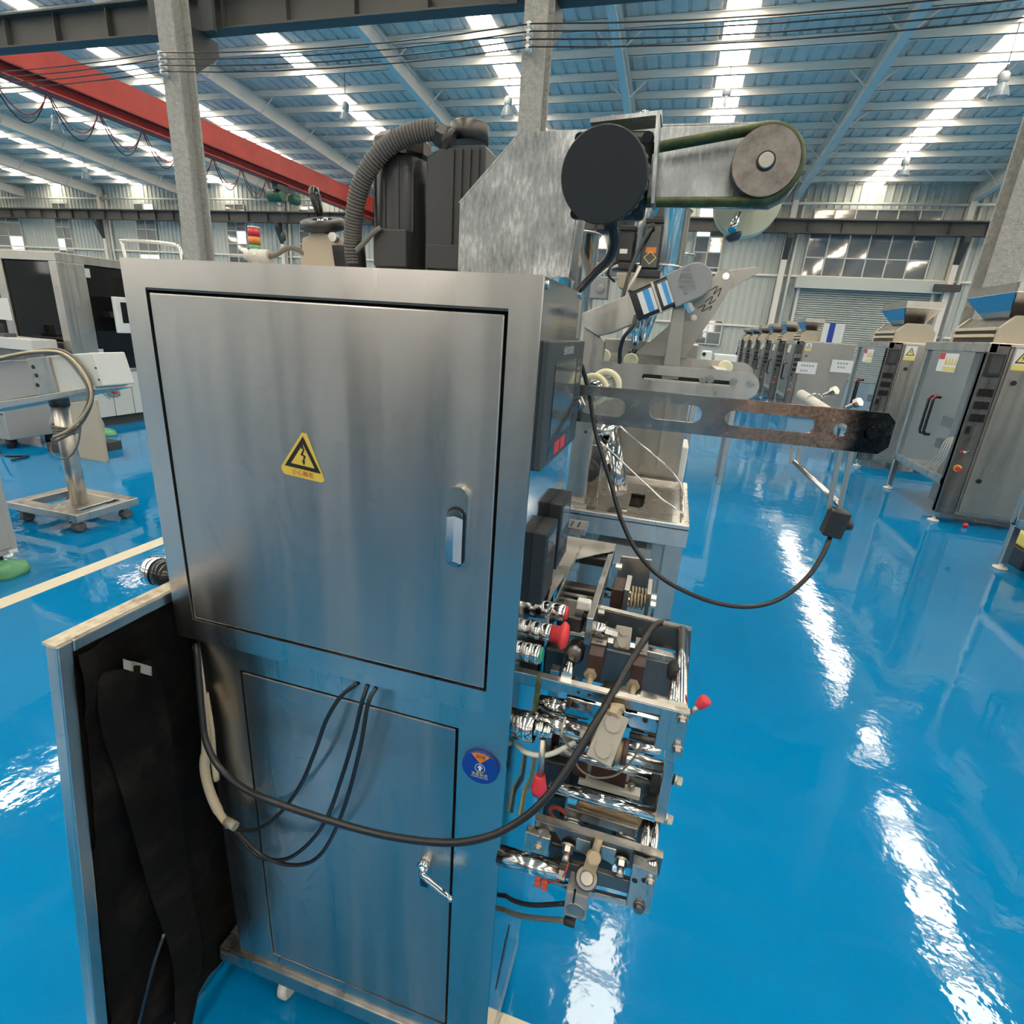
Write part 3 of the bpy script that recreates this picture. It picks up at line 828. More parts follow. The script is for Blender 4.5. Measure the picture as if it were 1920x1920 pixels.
# --- polished side wall with control parts
B().box(XR, XR + 0.0012, FY + 0.003, BY, ZB + 0.001, ZT - 0.001).build('upper_side_panel', 'steel_mirror', mach)
sd = B().box(XR - 0.001, XR + 0.0006, FY + 0.003, BY, 0.15, ZB - 0.001).build('lower_side_panel', 'steel_mirror', mach)
a, b_ = P(955, 1732, X=XR), P(929, 1857, X=XR)
bb = B(); c = (a + b_) / 2; u = (b_ - a) / 2; w = Vector((0, u.z, -u.y)).normalized() * 0.016
bb._a([Vector((XR + 0.0012, 0, 0)) + Vector((0, (c + u * math.cos(t) + w * math.sin(t)).y, (c + u * math.cos(t) + w * math.sin(t)).z)) for t in [2 * math.pi * i / 24 for i in range(24)]], [tuple(range(24))])
bb.build('hand_hole', 'ink', sd)
for x_, y_ in ((1025, 533), (1086, 552)):
    q = P(x_, y_, X=XR)
    B().cyl((XR, q.y, q.z), (XR + 0.004, q.y, q.z), 0.0055, n=14).build('panel_screw', 'chrome_soft', mach)
B().box(XR + 0.0012, XR + 0.003, BY - 0.022, BY - 0.002, 1.53, ZT - 0.004).build('edge_strip', 'steel', mach)
# operator screen
Hx = XR + 0.0105
hm = B().box(XR, Hx, 0.668, 0.925, 1.3645, 1.5275).build('operator_panel', 'hmi_case', mach, 0.002)
HX = Hx + 0.0003
def onx(name, y0, y1, z0, z1, m_, par, d=0.0):
    return flat(name, [Vector((HX + d, y0, z0)), Vector((HX + d, y1, z0)), Vector((HX + d, y1, z1)), Vector((HX + d, y0, z1))], m_, par)
onx('screen_border', 0.705, 0.862, 1.397, 1.502, 'black_gloss', hm)
onx('screen', 0.709, 0.858, 1.400, 1.499, 'screen', hm, 0.0003)
for i, m_ in enumerate(('black_gloss', 'red_button', 'red_button', 'black_gloss')):
    onx('key', 0.705 + i * 0.042, 0.740 + i * 0.042, 1.372, 1.390, m_, hm)
for i in range(5): onx('side_key', 0.872, 0.905, 1.400 + i * 0.021, 1.416 + i * 0.021, 'black_gloss', hm)
text('panel_title', '全自动包装机', 0.0125, (HX + 0.0003, 0.79, 1.5145), EYV, EZ, 'paper', hm)
# two digital controllers below it
for (y0, y1, z0, z1) in ((0.700, 0.775, 1.155, 1.268), (0.80, 0.885, 1.170, 1.283)):
    mt_ = B().box(XR, XR + 0.022, y0, y1, z0, z1).build('digital_controller', 'black_plastic', mach, 0.002)
    xx = XR + 0.0224
    for f0, f1, g0, g1, m_ in ((0.12, 0.88, 0.55, 0.92, 'screen'), (0.12, 0.3, 0.1, 0.25, 'hmi_case'), (0.41, 0.59, 0.1, 0.25, 'hmi_case'), (0.7, 0.88, 0.1, 0.25, 'hmi_case')):
        flat('display' if m_ == 'screen' else 'key', [Vector((xx, y0 + (y1 - y0) * a_, z0 + (z1 - z0) * c_)) for a_, c_ in ((f0, g0), (f1, g0), (f1, g1), (f0, g1))], m_, mt_)
# push buttons
def button(pxy, Y, r, length, cap, cap_r, label):
    p = P(pxy[0], pxy[1], Y=Y)
    base = Vector((XR, Y, p.z))
    o = B().lathe(base, (1, 0, 0), [(r, 0), (r, length * 0.45), (r * 0.97, length * 0.46), (r * 0.97, length * 0.5), (r, length * 0.51), (r, length * 0.94), (r * 0.9, length)], 24).build('push_button', 'chrome_soft', mach)
    o['label'] = label
    if cap == 'red_button' and cap_r > r:
        B().lathe(base + Vector((length, 0, 0)), (1, 0, 0), [(r * 0.98, 0), (r * 0.95, 0.012), (cap_r, 0.017), (cap_r, 0.021), (cap_r * 0.8, 0.026), (cap_r * 0.3, 0.028)], 24).build('mushroom_head', cap, o)
    else:
        B().lathe(base + Vector((length, 0, 0)), (1, 0, 0), [(r * 0.85, 0), (r * 0.85, 0.002), (r * 0.6, 0.004)], 24).build('button_cap', cap, o)
button((1000, 1180), 0.745, 0.0145, 0.034, 'red_button', 0.022, 'red mushroom emergency stop button')
button((985, 1222), 0.700, 0.0150, 0.028, 'green_plastic', 0.01, 'chrome push button with green cap')
button((1012, 1140), 0.795, 0.0145, 0.046, 'red_button', 0.01, 'chrome push button with red cap')

# black knob on the far side of the box, lower left
kz = P(298, 1072, Y=0.70).z
kn = B().lathe((XL, 0.70, kz), (-1, 0, 0), [(0.014, 0), (0.014, 0.046), (0.025, 0.048), (0.026, 0.072), (0.024, 0.082)], 24).build('side_knob', 'black_gloss', mach)
B().lathe((XL - 0.080, 0.70, kz), (-1, 0, 0), [(0.0265, 0), (0.0275, 0.004), (0.0275, 0.018), (0.022, 0.024)], 24).build('knob_ring', 'chrome', kn)

# --- zinc bracket and motor drive on top
YB = 0.80
br = B().prism(ppl([(858, 515), (862, 382), (979, 247), (1240, 237), (1425, 232), (1470, 240), (1496, 266), (1505, 305), (1494, 345), (1470, 378), (1440, 393), (1230, 388), (1082, 402), (1062, 520)], YB), (0, 0.003, 0)).build('motor_bracket', 'zinc', mach, 0.0008)
q0, q1 = P(1062, 520, Y=YB), P(1082, 402, Y=YB)
B().prism([q0, q1, q1 + Vector((0, 0.05, 0)), q0 + Vector((0, 0.05, 0))], (0.003, 0, 0)).build('bracket_flange', 'zinc', br)
q0, q1 = P(862, 382, Y=YB), P(979, 247, Y=YB)
B().prism([q0, q1, q1 + Vector((0, 0.06, 0)), q0 + Vector((0, 0.06, 0))], (-0.002, 0, 0.002)).build('bracket_flange', 'zinc', br)
q0, q1 = P(1240, 236, Y=YB), P(1425, 232, Y=YB)
B().prism([q0, q1, q1 + Vector((0, 0.03, 0)), q0 + Vector((0, 0.03, 0))], (0, 0, 0.002)).build('bracket_flange', 'zinc', br)
ma = P(1131, 330, Y=0.665); mb = P(1150, 334, Y=0.775)
ax = (mb - ma).normalized(); L = (mb - ma).length
mr = 81 * sc(0.665, 1131, 330)
mo = B().lathe(ma, ax, [(mr * 0.97, 0), (mr, 0.003), (mr, 0.034), (mr * 0.985, 0.035)], 48).build('drive_motor', 'motor_cap', mach)
B().lathe(ma, ax, [(mr * 0.96, 0.034), (mr * 0.96, 0.062), (mr * 0.90, 0.066), (mr * 0.90, 0.072)], 40).build('motor_shell', 'steel_worn', mo)
u, v, _ = basis(ax)
bb = B()
for i in range(28):
    t = 2 * math.pi * i / 28
    d = u * math.cos(t) + v * math.sin(t)
    bb.obox(ma + ax * 0.051 + d * mr * 0.97, ax * 0.007, d * 0.0018, ax.cross(d) * 0.0022)
bb.build('cooling_fins', 'steel_matt', mo)
up = (EZ - ax * ax.z).normalized(); sdv = ax.cross(up).normalized()
B().obox(ma + ax * 0.078, sdv * mr * 0.98, up * mr * 0.98, ax * 0.006).build('gear_flange', 'motor_black', mo, 0.006)
for s in (-1, 1):
    for t in (-1, 1):
        cpt = ma + ax * 0.070 + sdv * s * mr * 0.82 + up * t * mr * 0.82
        B().cyl(cpt, cpt - ax * 0.008, 0.0055, n=12).build('flange_screw', 'black_gloss', mo)
lp = ma + ax * 0.05
B().obox(lp - sdv * 0 + (CR * mr * 0.985), CR * 0.001, up * 0.008, ax * 0.006).build('motor_label', 'paper', mo)
# angle mount
tA, tB = P(1114, 246, Y=0.755), P(1242, 232, Y=0.755)
mn = B().obox((tA + tB) / 2 + Vector((0, -0.012, 0.001)), (tB - tA) / 2, Vector((0, 0.020, 0)), Vector((0, 0, 0.0022))).build('angle_mount', 'zinc', br)
sA, sB = P(1236, 232, Y=0.755), P(1226, 392, Y=0.755)
B().obox((sA + sB) / 2 + Vector((0, -0.012, 0)), Vector((0.002, 0, 0)), Vector((0, 0.020, 0)), (sA - sB) / 2).build('mount_cheek', 'zinc', br)
for xx, yy in ((1147, 229), (1207, 219)):
    q = P(xx, yy + 8, Y=0.75)
    B().cyl(q - EZ * 0.004, q + EZ * 0.008, 0.0062, n=14).cyl(q + EZ * 0.008, q + EZ * 0.010, 0.004, n=10).build('socket_screw', 'chrome_soft', br)
# pulley and belts
pc = P(1436, 302, Y=0.752); pr = 60 * sc(0.752, 1436, 302)
pu = B().lathe(pc, (0, 1, 0), [(pr * 0.985, 0), (pr, 0.002), (pr, 0.006), (pr * 0.93, 0.009), (pr, 0.013), (pr, 0.016), (pr * 0.93, 0.020), (pr, 0.024), (pr, 0.027)], 48, False).build('belt_pulley', 'pulley_iron', br)
B().lathe(pc, (0, -1, 0), [(pr * 0.285, -0.002), (pr * 0.285, 0.0010)], 24).build('shaft_seat', 'ink', pu)
B().lathe(pc, (0, -1, 0), [(pr * 0.235, -0.002), (pr * 0.235, 0.003), (pr * 0.20, 0.004)], 24).build('shaft_end', 'steel_matt', pu)
B().cyl(pc, pc + Vector((0, 0.12, 0)), pr * 0.2, n=16).build('pulley_shaft', 'steel', pu)
mc2 = P(1152, 334, Y=0.762); r2 = 36 * sc(0.762, 1152, 334)
B().lathe(mc2, (0, 1, 0), [(r2 * 0.98, 0), (r2, 0.002), (r2, 0.026)], 28).build('motor_pulley', 'steel_worn', br)
for dy in (0.009, 0.020):
    c1 = Vector((mc2.x, 0.752 + dy, mc2.z)); c2 = Vector((pc.x, 0.752 + dy, pc.z)); R1, R2 = r2 + 0.002, pr + 0.0015
    dd = c2 - c1; D = dd.length; ang = math.atan2(dd.z, dd.x); off_ = math.acos((R1 - R2) / D)
    pts = []
    for i in range(13):
        t = ang + off_ + (2 * math.pi - 2 * off_) * i / 12
        pts.append(c1 + Vector((math.cos(t), 0, math.sin(t))) * R1)
    for i in range(17):
        t = ang - off_ + (2 * off_) * i / 16
        pts.append(c2 + Vector((math.cos(t), 0, math.sin(t))) * R2)
    B().tube(pts, 0.0046, 8, False, closed=True).build('drive_belt', 'belt_green', br)
# cream roller and pin under the arm
rc = P(1402, 378, Y=0.86); rr = 60 * sc(0.86, 1402, 378)
ro = B().lathe(rc, (0, 1, 0), [(rr * 0.97, 0), (rr, 0.003), (rr, 0.022), (rr * 0.97, 0.025)], 40).build('cream_roller', 'cream', br)
B().cyl(P(1385, 402, Y=0.835), P(1372, 432, Y=0.82), 0.0052, n=14).build('roller_pin', 'chrome', ro)
B().lathe(P(1375, 438, Y=0.835), (0.3, 0, -1), [(0.010, 0), (0.010, 0.004), (0.006, 0.009)], 16).build('pin_knob', 'hmi_case', ro)
B().cyl(rc, Vector((rc.x, 0.80, rc.z)), 0.006, n=12).build('roller_shaft', 'steel', ro)
# black cable of the motor
B().tube([P(1140, 405, Y=0.74), P(1148, 425, Y=0.74), P(1152, 455, Y=0.76), P(1142, 485, Y=0.79), P(1115, 512, Y=0.84), P(1085, 545, Y=0.905)], 0.0062, 10).build('motor_cable', 'cable_black', mach)
B().cyl(P(1140, 400, Y=0.735), P(1146, 428, Y=0.74), 0.0085, n=10).build('cable_gland', 'black_rubber', mach)

# --- two black gear motors with a ribbed conduit
YM = 0.86
def vbox(x0, x1, yt, ybm, Y, depth, name, m_, par, bev=0.004):
    a, b_ = P(x0, (yt + ybm) / 2, Y=Y), P(x1, (yt + ybm) / 2, Y=Y)
    zt, zb = P((x0 + x1) / 2, yt, Y=Y).z, P((x0 + x1) / 2, ybm, Y=Y).z
    return B().box(a.x, b_.x, Y, Y + depth, zb, zt).build(name, m_, par, bev)
g1c = P(754, 400, Y=YM + 0.04)
zt1, zb1 = P(754, 300, Y=YM + 0.04).z, ZT
gm = B().lathe((g1c.x, YM + 0.04, zb1), (0, 0, 1), [(0.043, 0), (0.044, 0.003), (0.044, (zt1 - zb1) * 0.97), (0.041, zt1 - zb1)], 32).build('gear_motor', 'motor_black', mach)
gm['label'] = 'round black gear motor'
B().lathe((g1c.x, YM + 0.04, zt1), (0, 0, 1), [(0.043, 0), (0.046, 0.004), (0.046, 0.022), (0.036, 0.031)], 10, False).build('motor_cover', 'steel_dark', gm)
vbox(699, 762, 428, 500, YM - 0.012, 0.06, 'terminal_box', 'motor_black', gm, 0.003)
bb = B()
for i in range(5):
    t = math.radians(200 + i * 30)
    bb.box(g1c.x + 0.044 * math.cos(t) - 0.0014, g1c.x + 0.044 * math.cos(t) + 0.0014, YM + 0.04 + 0.044 * math.sin(t) - 0.002, YM + 0.04 + 0.044 * math.sin(t) + 0.002, zb1 + 0.05, zt1 - 0.01)
bb.build('cooling_ribs', 'motor_black', gm)
p0, p1 = P(797, 400, Y=YM - 0.01), P(905, 400, Y=YM - 0.01)
zt2 = P(850, 283, Y=YM - 0.01).z; zt2r = P(905, 270, Y=YM - 0.01).z
g2 = B().prism([(p0.x, YM - 0.01, ZT), (p1.x, YM - 0.01, ZT), (p1.x, YM - 0.01, zt2r), (p0.x + 0.03, YM - 0.01, zt2r), (p0.x, YM - 0.01, zt2r - 0.014)], (0, 0.09, 0)).build('gear_motor', 'motor_black', mach, 0.004)
g2['label'] = 'square black gear motor with cable gland'
bb = B()
for i in range(4): bb.box(p1.x - 0.052 + i * 0.013, p1.x - 0.047 + i * 0.013, YM - 0.0135, YM - 0.008, ZT + 0.035, zt2r - 0.006)
bb.build('cooling_ribs', 'motor_black', g2)
vbox(797, 892, 458, 505, YM - 0.016, 0.01, 'gear_case', 'motor_black', g2, 0.002)
cz = P(880, 272, Y=YM + 0.04)
B().lathe((cz.x, YM + 0.04, cz.z), (0, 0, 1), [(0.029, 0), (0.029, 0.026), (0.026, 0.028)], 28).build('motor_cover', 'steel_dark', g2)
gl0, gl1 = P(812, 246, Y=YM - 0.004), P(848, 268, Y=YM + 0.002)
gd = gl1 - gl0
B().hex(gl0 + gd * 0.25, gl0 + gd * 0.62, 0.0165).cyl(gl0 + gd * 0.62, gl1, 0.0175, n=18).cyl(gl0, gl0 + gd * 0.3, 0.0125, n=16).build('cable_gland', 'black_plastic', g2)
cp = [(818, 242, YM - 0.006), (775, 250, YM - 0.012), (730, 272, YM - 0.016), (694, 312, YM - 0.018), (673, 358, YM - 0.016), (664, 410, YM - 0.010), (662, 455, YM - 0.004), (666, 500, YM)]
pts = [P(a, b_, Y=c) for a, b_, c in cp]
cd_ = B().tube(pts, 0.0125, 12).build('ribbed_conduit', 'grey_rubber', mach)
dense = []
for i in range(len(pts) - 1):
    for k in range(8):
        t = k / 8
        a, b_, c, d = pts[max(i - 1, 0)], pts[i], pts[i + 1], pts[min(i + 2, len(pts) - 1)]
        dense.append(0.5 * ((2 * b_) + (c - a) * t + (2 * a - 5 * b_ + 4 * c - d) * t * t + (3 * b_ - a - 3 * c + d) * t ** 3))
bb = B()
for i in range(1, len(dense) - 1):
    bb.ring(dense[i], dense[i + 1] - dense[i - 1], 0.0125, 0.0023, 14, 5)
o = bb.build('conduit_ridges', 'grey_rubber', cd_); o['kind'] = 'stuff'
B().cyl(P(664, 455, Y=YM), P(668, 505, Y=YM + 0.004), 0.017, n=14).build('conduit_socket', 'black_rubber', cd_)
B().tube([P(714, 427, Y=YM - 0.015), P(700, 436, Y=YM - 0.02), P(682, 456, Y=YM - 0.02), P(668, 470, Y=YM - 0.02)], 0.004, 7).build('motor_lead', 'cable_grey', gm)
# --- hand wheel
YH = 0.88
hw = B().prism(ppl([(563, 500), (566, 446), (598, 434), (640, 446), (650, 470), (652, 505)], YH), (0, 0.05, 0)).build('hand_wheel_unit', 'tan_block', mach, 0.002)
hc = P(607, 424, Y=YH + 0.02)
axh = Vector((0.02, -0.30, 1)).normalized()
B().lathe(hc - axh * 0.006, axh, [(0.034, 0), (0.0375, 0.003), (0.0375, 0.013), (0.034, 0.016), (0.018, 0.0165), (0.0175, 0.012)], 36).build('hand_wheel', 'black_plastic', hw)
for t in (0.3, 2.4, 4.5):
    u, v, _ = basis(axh)
    q = hc - axh * 0.007 + (u * math.cos(t) + v * math.sin(t)) * 0.022
    B().cyl(q, q + axh * 0.001, 0.006, n=10).build('wheel_opening', 'steel_matt', hw)
B().cyl(hc - axh * 0.02, hc + axh * 0.012, 0.009, n=14).build('wheel_hub', 'steel', hw)
B().lathe(P(600, 404, Y=YH + 0.03), P(588, 357, Y=YH + 0.03) - P(600, 404, Y=YH + 0.03), [(0.005, 0), (0.0075, 0.008), (0.0095, 0.030), (0.0085, 0.042), (0.004, 0.046)], 16).build('wheel_grip', 'black_gloss', hw)
q = P(628, 446, Y=YH - 0.001)
B().cyl(q, q - Vector((-0.003, 0.012, 0)), 0.007, n=14).build('clamp_screw', 'chrome_soft', hw)
B().prism(ppl([(622, 460), (648, 460), (650, 500), (628, 500)], YH - 0.002), (0, 0.004, 0)).build('clamp_pad', 'black_gloss', hw)
# connector with cable on the box top
q0, q1 = P(462, 478, Y=0.86), P(506, 481, Y=0.86)
cn = B().cyl(q0, q0 + (q1 - q0) * 0.3, 0.0085, n=16).cyl(q0 + (q1 - q0) * 0.25, q1, 0.0105, n=16).cyl(q0 + (q1 - q0) * 0.5, q0 + (q1 - q0) * 0.6, 0.012, n=6).build('cable_connector', 'ivory', mach)
B().tube([q1, P(520, 476, Y=0.86), P(540, 465, Y=0.87), P(562, 470, Y=0.88), P(585, 492, Y=0.89)], 0.0045, 8).build('connector_cable', 'cable_grey', cn)

# --- hanging cables in front of the lower cabinet
def cable(name, pts, r, m_='cable_black', par=None, n=9):
    return B().tube([P(a, b_, Y=c) for a, b_, c in pts], r, n).build(name, m_, par or mach)
cable('main_cable', [(368, 1205, 0.66), (378, 1330, 0.63), (388, 1395, 0.615), (420, 1448, 0.60), (480, 1490, 0.59), (600, 1533, 0.58), (720, 1566, 0.575), (830, 1580, 0.572), (905, 1572, 0.575), (965, 1545, 0.585), (1020, 1500, 0.60), (1075, 1425, 0.63), (1125, 1340, 0.67), (1170, 1262, 0.745), (1205, 1205, 0.83), (1228, 1172, 0.89), (1252, 1167, 0.93)], 0.0058)
cable('loose_cable', [(672, 1280, 0.655), (640, 1305, 0.645), (612, 1350, 0.635), (590, 1410, 0.63), (562, 1475, 0.63), (520, 1530, 0.632), (480, 1555, 0.635), (445, 1555, 0.637), (430, 1545, 0.64)], 0.0036)
cable('loose_cable', [(690, 1283, 0.655), (678, 1320, 0.640), (664, 1380, 0.632), (640, 1460, 0.63), (610, 1540, 0.63), (570, 1590, 0.632), (530, 1612, 0.633), (485, 1605, 0.635), (450, 1570, 0.638), (432, 1545, 0.64)], 0.0036)
cable('loose_cable', [(706, 1288, 0.655), (690, 1320, 0.638), (676, 1400, 0.628), (650, 1500, 0.625), (622, 1570, 0.626), (590, 1612, 0.628), (545, 1622, 0.63), (495, 1606, 0.633), (455, 1570, 0.637), (434, 1545, 0.64)], 0.0036)
cable('sheathed_cable', [(368, 1210, 0.66), (380, 1300, 0.645), (386, 1390, 0.637), (384, 1440, 0.635), (394, 1485, 0.636), (412, 1525, 0.638), (430, 1548, 0.64)], [0.006, 0.0075, 0.009, 0.009, 0.0075], 'cable_beige')
cable('sheathed_cable', [(385, 1300, 0.66), (396, 1370, 0.652), (400, 1420, 0.650), (406, 1462, 0.65)], 0.006, 'cable_beige')
B().tube([P(424, 1540, Y=0.635), P(442, 1550, Y=0.632)], 0.009, 8, False).build('cable_wrap', 'tape_silver', mach)

# --- removed cover panel leaning against the machine
pan = empty('cover_panel', (-0.90, 0.69, 0.0), 'removed steel cover panel with black torn lining leaning beside the machine', 'panel')
T0 = Vector((-0.795, 0.467, 1.062)); dn = Vector((-0.064, 0.0, -1.060)); nn = Vector((dn.z, 0, -dn.x)).normalized()   # nn points to -x
Lp = dn.length; dnn = dn.normalized(); wd = 0.44
th = 0.026
T0 = T0 - nn * 0
def pp(s, t, d):
    """s along the depth 0..wd, t down the panel 0..Lp, d thickness (0 = lining side)"""
    return T0 + Vector((0, s - 0.067 * t, 0)) + dnn * t + nn * d
bb = B(); bb._a([pp(s, t, d) for d in (0.004, th) for t in (0.004, Lp - 0.004) for s in (0.004, wd)], [(0, 1, 3, 2), (4, 6, 7, 5), (0, 4, 5, 1), (2, 3, 7, 6), (0, 2, 6, 4), (1, 5, 7, 3)])
bb.build('panel_sheet', 'steel_frame', pan, 0.002)
for s0, s1, t0, t1 in ((0, 0.022, 0, Lp), (wd - 0.022, wd, 0, Lp), (0.022, wd - 0.022, 0.0, 0.020), (0.022, wd - 0.022, Lp - 0.02, Lp)):
    bb = B(); bb._a([pp(s, t, d) for d in (-0.004, 0.006) for t in (t0, t1) for s in (s0, s1)], [(0, 1, 3, 2), (4, 6, 7, 5), (0, 4, 5, 1), (2, 3, 7, 6), (0, 2, 6, 4), (1, 5, 7, 3)])
    bb.build('folded_rim', 'steel_frame', pan, 0.002)
bb = B(); bb._a([pp(s, t, d) for d in (0.0, th) for t in (-0.0015, 0.003) for s in (0.0, wd)], [(0, 1, 3, 2), (4, 6, 7, 5), (0, 4, 5, 1), (2, 3, 7, 6), (0, 2, 6, 4), (1, 5, 7, 3)])
bb.build('top_edge', 'dusty_edge', pan)
# wrinkled lining sheet
from mathutils import noise as mnoise
ns, ntt = 36, 70
vs = []
for j in range(ntt + 1):
    for i in range(ns + 1):
        s = 0.024 + (wd - 0.05) * i / ns; t = 0.024 + (Lp - 0.05) * j / ntt
        h = mnoise.fractal(Vector((s * 9, t * 7, 3.1)), 1.0, 2.0, 5) * 0.014 + max(0, mnoise.noise(Vector((s * 5 + 2, t * 3, 0)))) * 0.020
        vs.append(pp(s, t, -0.001 - max(0.0, h + 0.004)))
bb = B(); bb._a(vs, [(j * (ns + 1) + i, j * (ns + 1) + i + 1, (j + 1) * (ns + 1) + i + 1, (j + 1) * (ns + 1) + i) for j in range(ntt) for i in range(ns)], True)
bb.build('lining', 'foam_black', pan)
# torn flap of the lining hanging down
flo = [(0.13, 0.085), (0.155, 0.209), (0.17, 0.36), (0.177, 0.53), (0.184, 0.69), (0.207, 0.838), (0.203, 0.975), (0.17, 1.047)]
fli = [(0.041, 0.065), (0.037, 0.172), (0.052, 0.246), (0.068, 0.392), (0.097, 0.582), (0.131, 0.763), (0.134, 0.871), (0.122, 0.976)]
vs = []; m_ = 7
for (a0, b0), (a1, b1) in zip(flo, fli):
    for i in range(m_):
        k = i / (m_ - 1)
        s, t = a0 + (a1 - a0) * k, b0 + (b1 - b0) * k
        bul = 0.022 + 0.016 * math.sin(k * math.pi) + 0.006 * math.sin(11 * t + 4 * k) + 0.006 * mnoise.noise(Vector((s * 25, t * 12, 1))) + 0.02 * t
        vs.append(pp(s, t, -bul))
nf = len(flo)
bb = B(); bb._a(vs, [(j * m_ + i, j * m_ + i + 1, (j + 1) * m_ + i + 1, (j + 1) * m_ + i) for j in range(nf - 1) for i in range(m_ - 1)], True)
o = bb.build('torn_flap', 'foam_black', pan)
md = o.modifiers.new('sub', 'SUBSURF'); md.levels = 2; md.render_levels = 2
md = o.modifiers.new('solid', 'SOLIDIFY'); md.thickness = 0.006
bb = B(); vs = []
for j in range(9):
    for i in range(5):
        s, t = 0.066 + 0.044 * j / 8, 0.046 + 0.018 * i / 4 + 0.040 * j / 8
        vs.append(pp(s, t, -0.042 - 0.008 * math.sin(j * 1.1)))
bb._a(vs, [(j * 5 + i, j * 5 + i + 1, (j + 1) * 5 + i + 1, (j + 1) * 5 + i) for j in range(8) for i in range(4)], True)
bb.build('tape_strip', 'tape_silver', pan)
B().tube([pp(0.03, Lp - 0.06, -0.02), pp(0.06, Lp - 0.18, -0.025), pp(0.095, Lp - 0.30, -0.03), pp(0.12, Lp - 0.36, -0.034)], 0.004, 6).build('lining_cord', 'steel_dark', pan)
# ================================================================== SEALING MECHANISM ON THE RIGHT OF THE MACHINE
def rod(name, a, b_, r, m_, par, n=18, Ya=None, Yb=None):
    return B().cyl(P(a[0], a[1], Y=Ya), P(b_[0], b_[1], Y=Yb if Yb is not None else Ya), r, n=n).build(name, m_, par)
def slab(name, pts, Y, th, m_, par, bev=0.0012):
    return B().prism(ppl(pts, Y), (0, th, 0)).build(name, m_, par, bev)
def bolt(pxy, Y, r, L, m_, par, d=(0, -1, 0), name='hex_bolt'):
    q = P(pxy[0], pxy[1], Y=Y); d = Vector(d).normalized()
    return B().cyl(q - d * 0.001, q + d * L * 0.3, r * 1.25, n=16).hex(q + d * L * 0.3, q + d * L, r).build(name, m_, par)

# --- long slotted film arm
AY = 0.95
a0, a1 = P(1068, 722, Y=AY), P(1660, 775, Y=AY)
zt, zb = 1.4545, 1.3915
xa, xb = -0.168, 0.331
r_ = 0.012
outer = [(xa, zb), (xb - r_, zb), (xb, zb + r_), (xb, zt - r_), (xb - r_, zt), (xa, zt)]
def ax_(x, y): return P(x, y, Y=AY)
holes = []
for (l, t, rr, bb_) in ((1085, 738, 1174, 785), (1216, 757, 1317, 790), (1358, 777, 1531, 806)):
    pL, pR = ax_(l, (t + bb_) / 2), ax_(rr, (t + bb_) / 2)
    h = ax_((l + rr) / 2, t).z - ax_((l + rr) / 2, bb_).z
    holes.append(slot((pL.x + pR.x) / 2, (pL.z + pR.z) / 2, pR.x - pL.x, min(h / 2, 0.0125) if rr > 1400 else min(h / 2, 0.016)))
c1 = ax_(1577, 806); holes.append(circ(c1.x, c1.z, 0.0105))
arm = plate('film_arm', outer, holes, 0.010, (0, AY + 0.005, 0), EX, EZ, 'brown_black_arm', mach, 0.0008)
arm['label'] = 'long slotted steel arm, copper brown and black at its end'
c2 = ax_(1637, 812)
B().lathe((c2.x, AY + 0.012, c2.z), (0, -1, 0), [(0.0115, 0), (0.0115, 0.016), (0.0105, 0.018)], 24).build('arm_pin', 'brown_black_arm', arm)
c3 = ax_(1082, 757)
B().lathe((c3.x, AY + 0.02, c3.z), (0, -1, 0), [(0.016, 0), (0.016, 0.026), (0.015, 0.027)], 6, False).lathe((c3.x, AY - 0.006, c3.z), (0, -1, 0), [(0.011, 0), (0.011, 0.012), (0.009, 0.014)], 20).build('arm_nut', 'steel', arm)
# paper-roll spindle and clamps at the free end
s0, s1 = P(1500, 738, Y=1.30), P(1546, 768, Y=0.965)
B().cyl(P(1502, 739, Y=1.15), P(1560, 778, Y=0.96), 0.0085, n=16).build('roll_spindle', 'ivory', arm)
q = P(1527, 751, Y=1.08)
B().ring(q, P(1502, 739, Y=1.15) - P(1560, 778, Y=0.96), 0.0115, 0.002, 24, 6).build('clamp_ring', 'steel', arm)
for (x0, y0, x1_, y1_, Y_) in ((1545, 741, 1560, 735, 1.02), (1588, 764, 1604, 757, 0.98)):
    A_, B_ = P(x0, y0, Y=Y_), P(x1_, y1_, Y=Y_ - 0.01)
    B().cyl(A_, B_, 0.0035, n=8).hex(B_, B_ + (B_ - A_).normalized() * 0.008, 0.0075).build('clamp_bolt', 'steel', arm)
# hanging sensor bracket under the arm
sbo = None
for xx in (1598, 1577):
    o = B().bar(P(xx, 840, Y=0.975), P(xx - 24, 955, Y=0.975), 0.0075, 0.003, (0, 1, 0)).build('hanger_strap', 'steel_satin', arm)
    sbo = sbo or o
for xx in (1485, 1500): B().bar(P(xx, 828, Y=1.16), P(xx - 3, 868, Y=1.16), 0.006, 0.003, (0, 1, 0)).build('hanger_strap', 'steel_satin', arm)
B().cyl(P(1490, 866, Y=1.16), P(1576, 948, Y=0.975), 0.0048, n=14).build('sensor_rod', 'chrome_soft', sbo)
B().obox(P(1566, 980, Y=0.972), Vector((0.015, 0, -0.002)), Vector((0, 0.014, 0)), Vector((0.003, 0, 0.023))).build('sensor_block', 'black_plastic', sbo, 0.003)
B().lathe(P(1588, 984, Y=0.97), (1, 0, 0.2), [(0.009, -0.004), (0.009, 0.006), (0.006, 0.008)], 14).build('sensor_knob', 'black_plastic', sbo)
